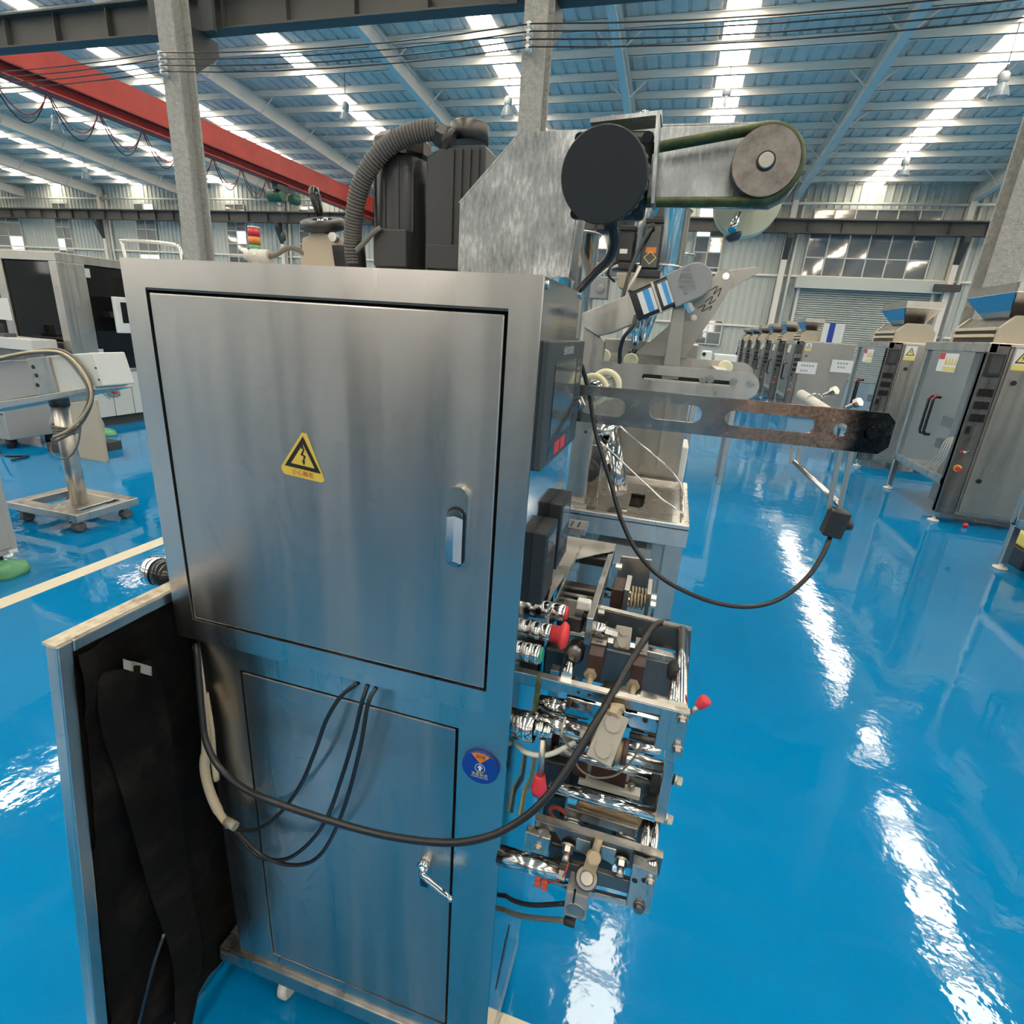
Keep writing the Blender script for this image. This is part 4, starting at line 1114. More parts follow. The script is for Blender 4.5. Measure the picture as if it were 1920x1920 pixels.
B().tube([P(1556, 1008, Y=0.97), P(1545, 1035, Y=0.955), P(1520, 1075, Y=0.935), P(1480, 1112, Y=0.915), P(1435, 1133, Y=0.90), P(1380, 1137, Y=0.89), P(1310, 1120, Y=0.89), P(1240, 1083, Y=0.895), P(1195, 1035, Y=0.90), P(1165, 975, Y=0.91), P(1145, 905, Y=0.92), P(1118, 815, Y=0.935), P(1105, 740, Y=0.965), P(1092, 690, Y=0.96), P(1078, 660, Y=0.945), P(1072, 600, Y=0.93)], 0.0040, 8).build('sensor_cable', 'cable_black', mach)

# --- upper fork of the bag former: two vertical cheeks running back, cover and cross pins
frk = B()
cl = [P(1030, 1150, Y=0.745), P(1075, 1060, Y=0.90)]
def cheek(name, top0, top1, Y0, Y1, h, th, m_):
    A_, B_ = P(top0[0], top0[1], Y=Y0), P(top1[0], top1[1], Y=Y1)
    B_ = Vector((A_.x, B_.y, A_.z))
    return B().prism([A_, B_, B_ - EZ * h, A_ - EZ * h], (th, 0, 0)).build(name, m_, mach, 0.001)
z_c = 1.135
def cheekx(name, x, y0, y1, z0, z1, th, m_): return B().box(x, x + th, y0, y1, z0, z1).build(name, m_, mach, 0.001)
xq = P(1103, 1160, Y=0.77)
cheekx('former_cheek', P(1100, 1158, Y=0.79).x, 0.79, 1.10, P(1100, 1158, Y=0.79).z - 0.050, P(1100, 1158, Y=0.79).z, 0.011, 'steel')
cheekx('former_cheek', P(1026, 1152, Y=0.76).x, 0.76, 1.08, P(1026, 1152, Y=0.76).z - 0.045, P(1026, 1152, Y=0.76).z, 0.004, 'steel')
# cover plates of the former, seen from above
zc = P(1100, 1158, Y=0.79).z
fp = B().prism([P(1052, 1005, Z=zc + 0.002), P(1155, 1022, Z=zc + 0.002), P(1152, 1034, Z=zc + 0.002), P(1080, 1050, Z=zc + 0.002), P(1040, 1110, Z=zc + 0.002), P(1022, 1150, Z=zc + 0.002)], (0, 0, 0.003)).build('former_cover', 'steel_satin', mach, 0.0006)
A_ = P(1120, 1035, Z=zc - 0.002)
B().obox(A_ + Vector((0, 0, -0.012)), Vector((0.035, 0, 0)), Vector((0, 0.028, 0)), Vector((0, 0, 0.010))).build('former_motor', 'black_plastic', mach, 0.003)
q = P(1080, 988, Y=1.02)
fb = B().obox(q, Vector((0.022, 0, 0)), Vector((0, 0.026, 0)), Vector((0, 0, 0.007))).build('slide_block', 'steel', mach, 0.001)
for dx in (-0.008, 0.006): B().box(q.x + dx - 0.002, q.x + dx + 0.002, q.y - 0.018, q.y + 0.012, q.z + 0.0071, q.z + 0.0076).build('slot', 'ink', fb)
for yy, r in ((0.90, 0.005), (0.86, 0.0045), (0.83, 0.0055)):
    B().cyl((P(1026, 1152, Y=0.76).x, yy, zc - 0.022), (P(1100, 1158, Y=0.79).x, yy, zc - 0.022), r, n=14).build('cross_pin', 'steel_worn', mach)
B().obox((P(1100, 1158, Y=0.79).x - 0.03, 0.84, zc - 0.03), Vector((0.022, 0, 0)), Vector((0, 0.03, 0)), Vector((0, 0, 0.014))).build('former_gearbox', 'steel_dark', mach, 0.003)
q = P(1095, 1133, Y=0.83)
B().obox(q, Vector((0.012, 0, 0)), Vector((0, 0.008, 0)), Vector((0, 0, 0.009))).build('air_fitting', 'white_plastic', mach, 0.003)
for x_, y_ in ((1155, 1061), (1122, 1146)):
    q = P(x_, y_, Y=0.86 if y_ < 1100 else 0.80)
    B().hex(q, q + Vector((0.010, 0, 0)), 0.0055).build('cheek_bolt', 'steel', mach)

# --- spring pressure unit behind the former
q0, q1 = P(1190, 1090, Y=1.02), P(1225, 1160, Y=1.02)
B().prism(ppl([(1165, 1043), (1222, 1050), (1215, 1120), (1150, 1105)], 1.08), (0, 0.006, 0)).build('guide_plate', 'steel_satin', mach, 0.001)
spx = P(1201, 1115, Y=1.0)
xL, xRr = P(1180, 1115, Y=1.0).x, P(1212, 1115, Y=1.0).x
sp_ = B().box(xL - 0.010, xL, 0.965, 1.035, spx.z - 0.028, spx.z + 0.022).build('spring_seat', 'steel_satin', mach, 0.001)
B().box(xRr, xRr + 0.008, 0.965, 1.035, spx.z - 0.028, spx.z + 0.022).build('spring_end', 'steel_satin', mach, 0.001)
for dy in (0.985, 1.015):
    B().spring((xL, dy, spx.z - 0.008), (xRr, dy, spx.z - 0.008), 0.0135, 0.0024, 5).build('pressure_spring', 'brass_dull', mach)
    B().cyl((xL - 0.06, dy, spx.z - 0.008), (xRr + 0.02, dy, spx.z - 0.008), 0.0045, n=12).hex((xRr + 0.010, dy, spx.z - 0.008), (xRr + 0.020, dy, spx.z - 0.008), 0.008).build('spring_bolt', 'steel', mach)
B().box(xL - 0.034, xL - 0.010, 0.97, 1.03, spx.z - 0.032, spx.z + 0.016).build('friction_block', 'brown_block', mach, 0.002)

# --- main side frame: back plate, front plate, corner rod
YF, YK = 0.700, 0.905
bk = slab('back_plate', [(1040, 1118), (1122, 1141), (1297, 1183), (1289, 1290), (1268, 1290), (1272, 1222), (1160, 1196), (1110, 1184), (1040, 1165)], YK, 0.010, 'steel_worn', mach)
q0, q1 = P(1110, 1138, Y=YK), P(1297, 1183, Y=YK)
B().prism([q0, q1, q1 + Vector((0, 0.012, 0)), q0 + Vector((0, 0.012, 0))], (0, 0, 0.002)).build('top_edge', 'steel', bk)
for x_, y_ in ((1137, 1170), (1200, 1183)): bolt((x_, y_), YK, 0.0045, 0.006, 'steel_worn', bk)
fr = slab('front_plate', [(962, 1257), (1294, 1340), (1277, 1415), (1226, 1403), (1237, 1342), (1165, 1327), (1135, 1322), (1100, 1310), (1000, 1288), (962, 1280)], YF, 0.012, 'steel', mach)
q0, q1 = P(962, 1257, Y=YF), P(1294, 1340, Y=YF)
B().prism([q0, q1, q1 + Vector((0, 0.012, 0)), q0 + Vector((0, 0.012, 0))], (0, 0, 0.0012)).build('top_edge', 'steel_satin', fr)
for x_, y_ in ((1279, 1350), (1270, 1405)): bolt((x_, y_), YF, 0.0068, 0.012, 'steel', fr)
for x_, y_ in ((1085, 1298), (1105, 1303)):
    q = P(x_, y_, Y=YF); B().cyl(q - EYV * 0.0006, q, 0.0024, n=12).build('screw_hole', 'ink', fr)
rod('corner_rod', (1279, 1182), (1277, 1326), 0.0098, 'chrome_soft', mach, 24, YK, YF + 0.012)
rod('guide_rod', (1266, 1260), (1262, 1318), 0.0070, 'chrome_soft', mach, 18, 0.80, YF + 0.012)
q = P(1268, 1258, Y=0.80)
B().lathe(q, P(1262, 1318, Y=YF) - q, [(0.014, -0.012), (0.014, 0.016), (0.011, 0.022)], 22).build('shaft_collar', 'black_rubber', mach)
rod('guide_rod', (1072, 1225), (1062, 1268), 0.0085, 'chrome_soft', mach, 20, 0.80, YF + 0.012)
q = P(1078, 1222, Y=0.80)
B().lathe(q, P(1062, 1268, Y=YF) - q, [(0.0155, -0.020), (0.0155, 0.004), (0.0165, 0.006), (0.0165, 0.014), (0.011, 0.018)], 24).build('shaft_collar', 'steel_worn', mach)
# polished plate and movable jaw between the plates
jw = slab('moving_bar', [(1062, 1186), (1200, 1217), (1292, 1240), (1290, 1252), (1200, 1230), (1062, 1198)], 0.845, 0.016, 'steel', mach)
slab('jaw_plate', [(1062, 1200), (1285, 1252), (1270, 1318), (1050, 1262)], 0.862, 0.010, 'steel_worn', mach)
B().lathe(P(1128, 1215, Y=0.86), (0, -1, 0), [(0.006, 0), (0.006, 0.002)], 16).build('jaw_hole', 'brass_dull', jw)
for (x0, x1_, y0, y1_, bx_, by_) in ((1104, 1131, 1204, 1288, 1107, 1262), (1183, 1207, 1222, 1300, 1187, 1283)):
    a_, b_ = P(x0, (y0 + y1_) / 2, Y=0.80).x, P(x1_, (y0 + y1_) / 2, Y=0.80).x
    z0, z1 = P((x0 + x1_) / 2, y1_, Y=0.76).z, P((x0 + x1_) / 2, y0, Y=0.80).z
    hb = B().box(a_, b_, 0.765, 0.845, z1 - 0.05, z1 - 0.003).build('heater_block', 'brown_block', mach, 0.0012)
    tp_ = B().box(a_ - 0.0004, b_ + 0.0004, 0.795, 0.846, z1 - 0.004, z1).build('block_cap', 'steel_worn', hb)
    for k in range(3): B().box(a_ + 0.006, b_ - 0.006, 0.802 + k * 0.012, 0.805 + k * 0.012, z1, z1 + 0.0004).build('vent_slot', 'ink', hb)
    qa, qb = P(bx_, by_, Y=0.765), P(bx_ - 3, by_ + 28, Y=YF + 0.012)
    B().cyl(qa, qb, 0.0048, n=14).hex(qa, qa + (qb - qa) * 0.18, 0.0105).build('adjust_screw', 'brass_dull', hb)
# roller below the jaw
B().cyl(P(1130, 1290, Y=0.775), P(1262, 1325, Y=0.775), 0.013, n=20).build('feed_roller', 'steel_satin', mach)
# chrome coupling and swivel block above
B().cyl(P(1107, 1176, Y=0.83), P(1135, 1183, Y=0.83), 0.0125, n=20).cyl(P(1135, 1183, Y=0.83), P(1158, 1190, Y=0.83), 0.008, n=6).build('coupling', 'chrome_soft', mach)
def swivel(cx, cy, Y, su, sv, dpx, name='swivel_block'):
    """small two-bolt link; dpx is its long direction in the photograph"""
    c = P(cx, cy, Y=Y); s = sc(Y, cx, cy)
    n_ = Vector((0.1, -0.72, 0.69)).normalized()
    v = P(cx + dpx[0], cy + dpx[1], Y=Y) - c
    v = (v - n_ * v.dot(n_)).normalized(); u = v.cross(n_).normalized()
    o = B().obox(c, u * su * s, v * sv * s * 1.25, n_ * 0.009).build(name, 'grey_beige', mach, 0.0015)
    for k in (-1, 1):
        q = c + v * (k * 0.52 * sv * s * 1.25) + n_ * 0.009
        B().cyl(q, q + n_ * 0.0035, su * s * 0.66, n=8).build('hex_head', 'grey_beige', o)
    return o
swivel(1167, 1197, 0.845, 15, 17, (-2, 10))
swivel(1139, 1382, 0.66, 24, 37, (-13, 28))
sw = slab('swivel_fork', [(1108, 1388), (1160, 1418), (1150, 1440), (1120, 1425)], 0.668, 0.02, 'steel_worn', mach)
B().cyl(P(1154, 1405, Y=0.665), P(1166, 1410, Y=0.665), 0.016, n=20).build('swivel_bearing', 'brass_dull', mach)
B().cyl(P(1166, 1408, Y=0.665), P(1176, 1411, Y=0.665), 0.019, n=20).build('swivel_washer', 'brown_block', mach)
B().hex(P(1155, 1328, Y=0.69), P(1148, 1345, Y=0.672), 0.011).cyl(P(1155, 1322, Y=0.695), P(1155, 1334, Y=0.688), 0.013, n=16).build('swivel_nut', 'brass_dull', mach)
# recessed blue-reflecting guide plates in the window of the front plate
slab('guide_rail', [(1062, 1306), (1136, 1326), (1108, 1352), (1060, 1345)], 0.735, 0.008, 'steel_mirror', mach)
slab('guide_rail', [(1166, 1333), (1236, 1350), (1230, 1382), (1184, 1371)], 0.735, 0.008, 'steel_mirror', mach)
B().cyl(P(1210, 1350, Y=0.7335), P(1210, 1350, Y=0.735), 0.0045, n=14).build('rail_hole', 'ink', mach)
rod('guide_shaft', (1180, 1378), (1238, 1393), 0.006, 'steel_dark', mach, 14, 0.73)
rod('guide_shaft', (1030, 1345), (1100, 1362), 0.006, 'steel_dark', mach, 14, 0.73)

# --- air cylinder, chrome hub and red levers at the left
hub = P(984, 1360, Y=0.68)
B().cyl(P(966, 1356, Y=0.68), P(1004, 1364, Y=0.68), 0.0225, n=28).build('lever_hub', 'chrome_soft', mach)
B().cyl(P(1004, 1364, Y=0.672), P(1020, 1368, Y=0.672), 0.0125, n=20).cyl(P(1020, 1368, Y=0.672), P(1037, 1374, Y=0.672), 0.0125, 0.008, n=20).build('hub_nose', 'chrome', mach)
B().cyl(P(1000, 1345, Y=0.70), P(1088, 1373, Y=0.70), 0.0140, n=24).build('cylinder_barrel', 'chrome_soft', mach)
B().hex(P(1086, 1372, Y=0.70), P(1099, 1376, Y=0.70), 0.0105).build('cylinder_nut', 'steel_satin', mach)
B().ring(P(1056, 1363, Y=0.70), P(1088, 1373, Y=0.70) - P(1000, 1345, Y=0.70), 0.0146, 0.0016, 24, 6).build('cable_tie', 'resin', mach)
B().cyl(P(1012, 1318, Y=0.73), P(1062, 1327, Y=0.73), 0.0135, n=24).build('upper_sleeve', 'chrome_soft', mach)
lv = B().cyl(P(1018, 1385, Y=0.668), P(1013, 1455, Y=0.655), 0.0050, n=14).build('lever', 'steel_satin', mach)
qa, qb = P(1013, 1453, Y=0.655), P(1010, 1487, Y=0.650)
B().lathe(qa, qb - qa, [(0.0075, 0), (0.0085, 0.003), (0.0125, (qb - qa).length * 0.75), (0.0115, (qb - qa).length), ], 20).build('red_grip', 'red_plastic', lv)
lv2 = B().cyl(P(1290, 1342, Y=0.715), P(1312, 1322, Y=0.715), 0.0040, n=12).build('lever', 'steel_satin', mach)
qa, qb = P(1310, 1324, Y=0.715), P(1326, 1310, Y=0.715)
B().lathe(qa, qb - qa, [(0.0065, 0), (0.0075, 0.002), (0.0095, (qb - qa).length * 0.8), (0.007, (qb - qa).length)], 18).build('red_grip', 'red_plastic', lv2)
B().prism(ppl([(1006, 1268), (1010, 1285), (1002, 1345), (996, 1345), (1002, 1300)], 0.69), (0.002, 0.01, 0)).build('yellow_strip', 'belt_green', mach)
cable('air_hose', [(968, 1395, 0.69), (985, 1410, 0.67), (1010, 1416, 0.665), (1035, 1413, 0.668), (1062, 1400, 0.68), (1078, 1392, 0.69)], 0.0042, 'cable_white')
cable('thin_wire', [(1052, 1380, 0.68), (1070, 1405, 0.675), (1085, 1440, 0.67), (1110, 1456, 0.665), (1135, 1458, 0.665), (1160, 1450, 0.67), (1185, 1425, 0.68), (1204, 1395, 0.69)], 0.0016, 'cable_grey', None, 6)
# yellow-zinc strap along the side
B().prism([P(1004, 1418, X=-0.150), P(998, 1465, X=-0.150), P(984, 1490, X=-0.150), P(978, 1530, X=-0.150), P(972, 1528, X=-0.150), P(980, 1482, X=-0.150), P(994, 1455, X=-0.150), P(999, 1418, X=-0.150)], (0.003, 0, 0)).build('latch_strap', 'yellow_zinc', mach)

# --- polished cross rods and the right end bracket
rod('cross_rod', (1050, 1385), (1252, 1440), 0.0100, 'chrome_soft', mach, 22, 0.735)
rod('cross_rod', (1150, 1390), (1240, 1410), 0.0085, 'chrome_soft', mach, 20, 0.80)
rod('cross_rod', (1040, 1405), (1246, 1462), 0.0075, 'chrome_soft', mach, 20, 0.755)
rod('cross_rod', (1030, 1472), (1228, 1528), 0.0105, 'chrome', mach, 24, 0.715)
rod('cross_rod', (1050, 1530), (1110, 1545), 0.0075, 'steel_worn', mach, 18, 0.78)
e0 = B().prism(ppl([(1247, 1405), (1266, 1409), (1262, 1458), (1247, 1546), (1226, 1540), (1243, 1455)], 0.705), (0, 0.030, 0)).build('end_bracket', 'steel', mach, 0.0015)
for x_, y_ in ((1263, 1461), (1246, 1533)):
    q = P(x_, y_, Y=0.712); B().cyl(q, q + Vector((0.004, 0, -0.0008)), 0.0085, n=16).hex(q + Vector((0.004, 0, -0.0008)), q + Vector((0.012, 0, -0.002)), 0.0075).build('hex_bolt', 'steel_satin', e0)
B().obox(P(1230, 1470, Y=0.74), Vector((0.009, 0, 0)), Vector((0, 0.012, 0)), Vector((0, 0, 0.010))).build('stop_block', 'black_rubber', mach, 0.002)
# clamp jaws between the rods
B().obox(P(1143, 1440, Y=0.775), Vector((0.030, 0, -0.002)), Vector((0, 0.012, 0)), Vector((0, 0, 0.022))).build('clamp_jaw', 'brown_block', mach, 0.001)
B().obox(P(1090, 1425, Y=0.775), Vector((0.012, 0, -0.001)), Vector((0, 0.012, 0)), Vector((0, 0, 0.026))).build('clamp_jaw', 'brown_block', mach, 0.001)
slab('seal_plate', [(1085, 1462), (1200, 1494), (1198, 1502), (1083, 1470)], 0.765, 0.02, 'ivory', mach, 0.0006)
slab('seal_plate', [(1100, 1425), (1145, 1437), (1144, 1444), (1099, 1432)], 0.76, 0.012, 'ivory', mach, 0.0006)
slab('backing_plate', [(1180, 1460), (1238, 1475), (1225, 1525), (1172, 1512)], 0.79, 0.008, 'steel_worn', mach)
B().cyl(P(1184, 1470, Y=0.775), P(1182, 1500, Y=0.775), 0.0035, n=10).hex(P(1184, 1472, Y=0.775), P(1184, 1478, Y=0.775), 0.007).build('adjust_screw', 'steel_satin', mach)
B().obox(P(1045, 1440, Y=0.80), Vector((0.03, 0, 0)), Vector((0, 0.02, 0)), Vector((0, 0, 0.03))).build('cam_block', 'steel_dark', mach, 0.003)
B().cyl(P(1220, 1500, Y=0.77), P(1222, 1530, Y=0.765), 0.014, n=20).build('bush', 'black_rubber', mach)

# --- lower heating jaw with springs
hj = slab('heating_jaw', [(1085, 1500), (1205, 1535), (1195, 1562), (1076, 1524)], 0.725, 0.014, 'heater_face', mach)
slab('jaw_lip', [(1062, 1514), (1195, 1556), (1193, 1572), (1060, 1530)], 0.712, 0.010, 'steel_satin', hj)
slab('jaw_body', [(1060, 1528), (1194, 1570), (1188, 1596), (1054, 1556)], 0.714, 0.018, 'steel_worn', hj)
for x_, y_ in ((1098, 1543), (1152, 1562)):
    q = P(x_, y_, Y=0.7135); B().cyl(q, q - EYV * 0.001, 0.0038, n=14).build('screw_hole', 'ink', hj)
for (x0, y0, x1_, y1_) in ((1074, 1536, 1070, 1556), (1178, 1568, 1172, 1590)):
    B().spring(P(x0, y0, Y=0.705), P(x1_, y1_, Y=0.690), 0.0125, 0.0022, 3.5).build('jaw_spring', 'steel_satin', mach)
B().ring(P(1050, 1530, Y=0.74), (0.3, 1, 0.2), 0.020, 0.004, 20, 6).build('heater_wire', 'terminal_red', mach)
# pressure bar
pb = slab('pressure_bar', [(1003, 1538), (1243, 1611), (1236, 1642), (1190, 1632), (1060, 1592), (1040, 1560), (1003, 1550)], 0.668, 0.012, 'steel_worn', mach)
q0, q1 = P(1003, 1538, Y=0.668), P(1243, 1611, Y=0.668)
B().prism([q0, q1, q1 + Vector((0, 0.014, 0)), q0 + Vector((0, 0.014, 0))], (0, 0, 0.0015)).build('top_edge', 'steel_satin', pb)
for x_, y_ in ((1072, 1553), (1172, 1584)):
    q = P(x_, y_ + 1, Y=0.675); B().cyl(q + EZ * 0.0012, q + EZ * 0.0025, 0.0026, n=10).build('screw_hole', 'ink', pb)
for x0, x1_ in ((1081, 1108), (1127, 1156)):
    slab('wear_pad', [(x0, 1572 + (x0 - 1081) * 0.3), (x1_, 1572 + (x1_ - 1081) * 0.3), (x1_ - 4, 1600 + (x1_ - 1081) * 0.33), (x0 - 3, 1592 + (x0 - 1081) * 0.33)], 0.665, 0.003, 'steel_satin', pb)
for x_, y_ in ((1066, 1584), (1166, 1610)):
    q = P(x_, y_, Y=0.667)
    d = Vector((0.0, -0.8, -0.35))
    B().cyl(q, q + d * 0.004, 0.012, n=16).hex(q + d * 0.004, q + d * 0.014, 0.0085).cyl(q + d * 0.014, q + d * 0.028, 0.0055, n=14).build('bar_bolt', 'steel_satin', pb)
# right end post and left carrier block
ep = slab('end_post', [(1186, 1621), (1232, 1640), (1217, 1715), (1173, 1700)], 0.640, 0.020, 'steel', mach)
for x_, y_ in ((1190, 1651), (1208, 1651)):
    q = P(x_, y_, Y=0.640); B().cyl(q, q - EYV * 0.0008, 0.0042, n=14).build('screw_hole', 'ink', ep)
bolt((1219, 1653), 0.640, 0.0055, 0.008, 'steel_satin', ep); bolt((1198, 1699), 0.640, 0.0075, 0.008, 'steel_worn', ep)
B().cyl(P(1222, 1612, Y=0.66), P(1224, 1645, Y=0.65), 0.0075, n=16).build('post_rod', 'chrome_soft', ep)
cb = slab('carrier_block', [(985, 1560), (1032, 1575), (1026, 1606), (982, 1592)], 0.655, 0.016, 'steel', mach)
bolt((1009, 1590), 0.655, 0.006, 0.006, 'steel_satin', cb)
B().cyl(P(1008, 1555, Y=0.675), P(1022, 1566, Y=0.66), 0.009, n=14).build('carrier_pin', 'steel_worn', cb)
# lower air cylinder with rod end
B().cyl(P(935, 1602, Y=0.655), P(1050, 1634, Y=0.655), 0.0155, n=26).build('cylinder_barrel', 'chrome_soft', mach)
B().hex(P(1048, 1633, Y=0.655), P(1061, 1637, Y=0.655), 0.0135).build('cylinder_nut', 'steel_satin', mach)
slab('tie_bar', [(1036, 1610), (1090, 1625), (1200, 1660), (1196, 1682), (1150, 1668), (1030, 1640)], 0.668, 0.010, 'steel_worn', mach)
slab('tie_bar', [(1030, 1650), (1090, 1668), (1176, 1690), (1174, 1700), (1086, 1678), (1034, 1658)], 0.664, 0.008, 'steel', mach)
rc_ = P(1100, 1646, Y=0.640)
nrm = Vector((0.05, -0.66, 0.75)).normalized()
re_ = B().lathe(rc_ - nrm * 0.016, nrm, [(0.0165, 0), (0.0185, 0.004), (0.0185, 0.016), (0.016, 0.021)], 28).build('rod_end', 'steel_worn', mach)
B().lathe(rc_ - nrm * 0.016, nrm, [(0.011, 0.02), (0.011, 0.027), (0.009, 0.029)], 20).build('rod_end_cap', 'steel_matt', re_)
q = P(1113, 1608, Y=0.648)
B().bar(rc_ - nrm * 0.003, q - nrm * 0.003, 0.020, 0.012, nrm).hex(q, q + nrm * 0.014, 0.0105).cyl(q - nrm * 0.01, q + nrm * 0.001, 0.0115, n=16).cyl(q, q + Vector((0.004, 0.012, 0.030)), 0.0062, n=12).build('rod_end_bolt', 'brass_dull', re_)
# compact pneumatic valve and hoses underneath
vc = P(1080, 1697, Y=0.640)
vv = B().box(vc.x - 0.018, vc.x + 0.018, 0.632, 0.672, vc.z - 0.020, vc.z + 0.034).build('pneumatic_valve', 'grey_cast', mach, 0.003)
B().lathe((vc.x, 0.6325, vc.z - 0.001), (0, -1, 0), [(0.0155, 0), (0.0155, 0.0015), (0.0125, 0.002), (0.0125, 0.0012)], 28).build('valve_disc', 'steel_matt', vv)
B().box(vc.x - 0.006, vc.x - 0.003, 0.631, 0.640, vc.z + 0.012, vc.z + 0.034).build('valve_groove', 'ink', vv)
q = P(1067, 1728, Y=0.645)
B().cyl(q - EX * 0.008, q + EX * 0.010, 0.007, n=14).build('hose_fitting', 'black_rubber', vv)
cable('air_hose', [(940, 1672, 0.74), (962, 1688, 0.71), (1000, 1697, 0.68), (1058, 1694, 0.65)], 0.0040, 'black_rubber')
cable('air_hose', [(940, 1702, 0.74), (965, 1714, 0.71), (1010, 1722, 0.68), (1060, 1726, 0.648)], 0.0045, 'cable_grey')
tb = P(1016, 1650, Y=0.65)
tm = B()
for i in range(2):
    for j in range(2): tm.box(tb.x - 0.011 + i * 0.012, tb.x - 0.001 + i * 0.012, 0.642, 0.660, tb.z - 0.010 + j * 0.011 - i * 0.003, tb.z + j * 0.011 - i * 0.003)
tm.build('terminal_block', 'terminal_red', mach, 0.0015)
cable('heater_wire', [(1028, 1655, 0.65), (1050, 1650, 0.645), (1064, 1625, 0.645), (1066, 1595, 0.655)], 0.0014, 'terminal_red', None, 6)
# vertical support posts and rods in the shadow behind
for x_, Y_, z0, z1, w in ((-0.10, 0.88, 0.55, 1.02, 0.020), (0.055, 0.885, 0.62, 1.0, 0.018), (-0.13, 0.80, 0.50, 0.98, 0.016)):
    B().box(x_, x_ + w, Y_, Y_ + 0.02, z0, z1).build('support_post', 'steel', mach, 0.001)
for xx, yy0, yy1 in ((1232, 1530, 1600), (1216, 1530, 1592)):
    rod('tie_rod', (xx, yy0), (xx - 8, yy1), 0.0075, 'chrome_soft', mach, 16, 0.76, 0.69)

# dark castings in the depth of the mechanism
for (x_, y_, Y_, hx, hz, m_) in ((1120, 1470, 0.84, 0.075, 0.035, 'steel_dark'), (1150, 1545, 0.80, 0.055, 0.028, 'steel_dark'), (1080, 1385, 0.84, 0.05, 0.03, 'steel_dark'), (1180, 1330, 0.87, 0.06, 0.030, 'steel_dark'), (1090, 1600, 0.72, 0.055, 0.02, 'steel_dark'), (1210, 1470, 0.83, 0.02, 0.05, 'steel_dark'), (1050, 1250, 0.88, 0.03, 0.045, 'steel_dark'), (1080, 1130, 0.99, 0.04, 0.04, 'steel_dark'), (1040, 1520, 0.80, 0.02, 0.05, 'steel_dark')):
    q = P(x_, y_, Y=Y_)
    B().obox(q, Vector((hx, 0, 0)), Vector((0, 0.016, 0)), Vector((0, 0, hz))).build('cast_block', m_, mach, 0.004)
# cream guide rollers behind the film arm
for (x_, y_, Y_, rp) in ((1112, 730, 1.02, 30), (1136, 722, 1.12, 30)):
    q = P(x_, y_, Y=Y_); r = rp * sc(Y_, x_, y_)
    o = B().ring(q, (0.15, 1, 0), r * 0.82, r * 0.19, 36, 10).build('guide_ring', 'cream', mach)
B().cyl(P(1108, 735, Y=1.0), P(1150, 718, Y=1.2), 0.017, n=24).build('guide_roller', 'chrome_soft', mach)
# ================================================================== SECOND PACKING MACHINE BEHIND THE FIRST
m2 = empty('packing_machine', (-0.10, 2.60, 0.0), 'second packing machine with polished hopper and steel tray behind the nearest one', 'machine')
TX0, TX1, TY0, TY1, TZ = -0.375, 0.155, 2.235, 2.985, 0.81
hs = [P(1186, 917, Z=TZ), P(1212, 921, Z=TZ), P(1207, 941, Z=TZ), P(1201, 946, Z=TZ), P(1180, 942, Z=TZ)]
tr = plate('tray', [(TX0, TY0), (TX1, TY0), (TX1, TY1), (TX0, TY1)], [[(q.x, q.y) for q in hs]], 0.004, (0, 0, TZ - 0.020), EX, EYV, 'steel', m2)
for (x0, x1, y0, y1) in ((TX0, TX1, TY0, TY0 + 0.03), (TX0, TX1, TY1 - 0.03, TY1), (TX0, TX0 + 0.03, TY0 + 0.03, TY1 - 0.03), (TX1 - 0.035, TX1, TY0 + 0.03, TY1 - 0.03)):
    B().box(x0, x1, y0, y1, TZ - 0.10, TZ).build('tray_rim', 'steel_frame', tr, 0.003)
for x, y in ((TX1 - 0.085, TY0 + 0.01), (TX1 - 0.085, TY1 - 0.085), (TX0 + 0.01, TY0 + 0.01), (TX0 + 0.01, TY1 - 0.085)):
    lg = B().box(x, x + 0.075, y, y + 0.075, 0.10, TZ - 0.09).build('leg', 'steel_satin', m2, 0.003)
    B().lathe((x + 0.037, y + 0.037, 0), (0, 0, 1), [(0.035, 0), (0.035, 0.012), (0.012, 0.018), (0.012, 0.10)], 16).build('foot', 'black_rubber', lg)
B().box(TX0, TX1 - 0.09, TY0 + 0.25, TY1, 0.20, 0.70).build('drive_cabinet', 'steel_satin', m2, 0.004)
B().prism([(TX1 - 0.16, TY0 + 0.02, TZ - 0.11), (TX1 - 0.09, TY0 + 0.02, TZ - 0.11), (TX1 - 0.09, TY0 + 0.02, 0.28), (TX1 - 0.12, TY0 + 0.02, 0.28)], (0, 0.004, 0)).build('side_film', 'acrylic', m2)
B().box(-0.22, 0.02, TY0 + 0.05, TY0 + 0.2, 0.56, 0.66).build('under_tray_box', 'sheet_grey', m2, 0.004)
# electrical cabinet of the machine behind the tray
B().box(-0.42, 0.10, 3.02, 3.40, 0.12, 1.52).build('electrical_cabinet', 'steel_matt', m2, 0.006)
B().box(-0.02, 0.085, 2.995, 3.02, 0.86, 1.30).build('cabinet_door', 'steel_matt', m2, 0.003)
B().box(0.095, 0.135, 3.05, 3.30, 0.60, 0.99).build('side_pad', 'white_plastic', m2, 0.01)
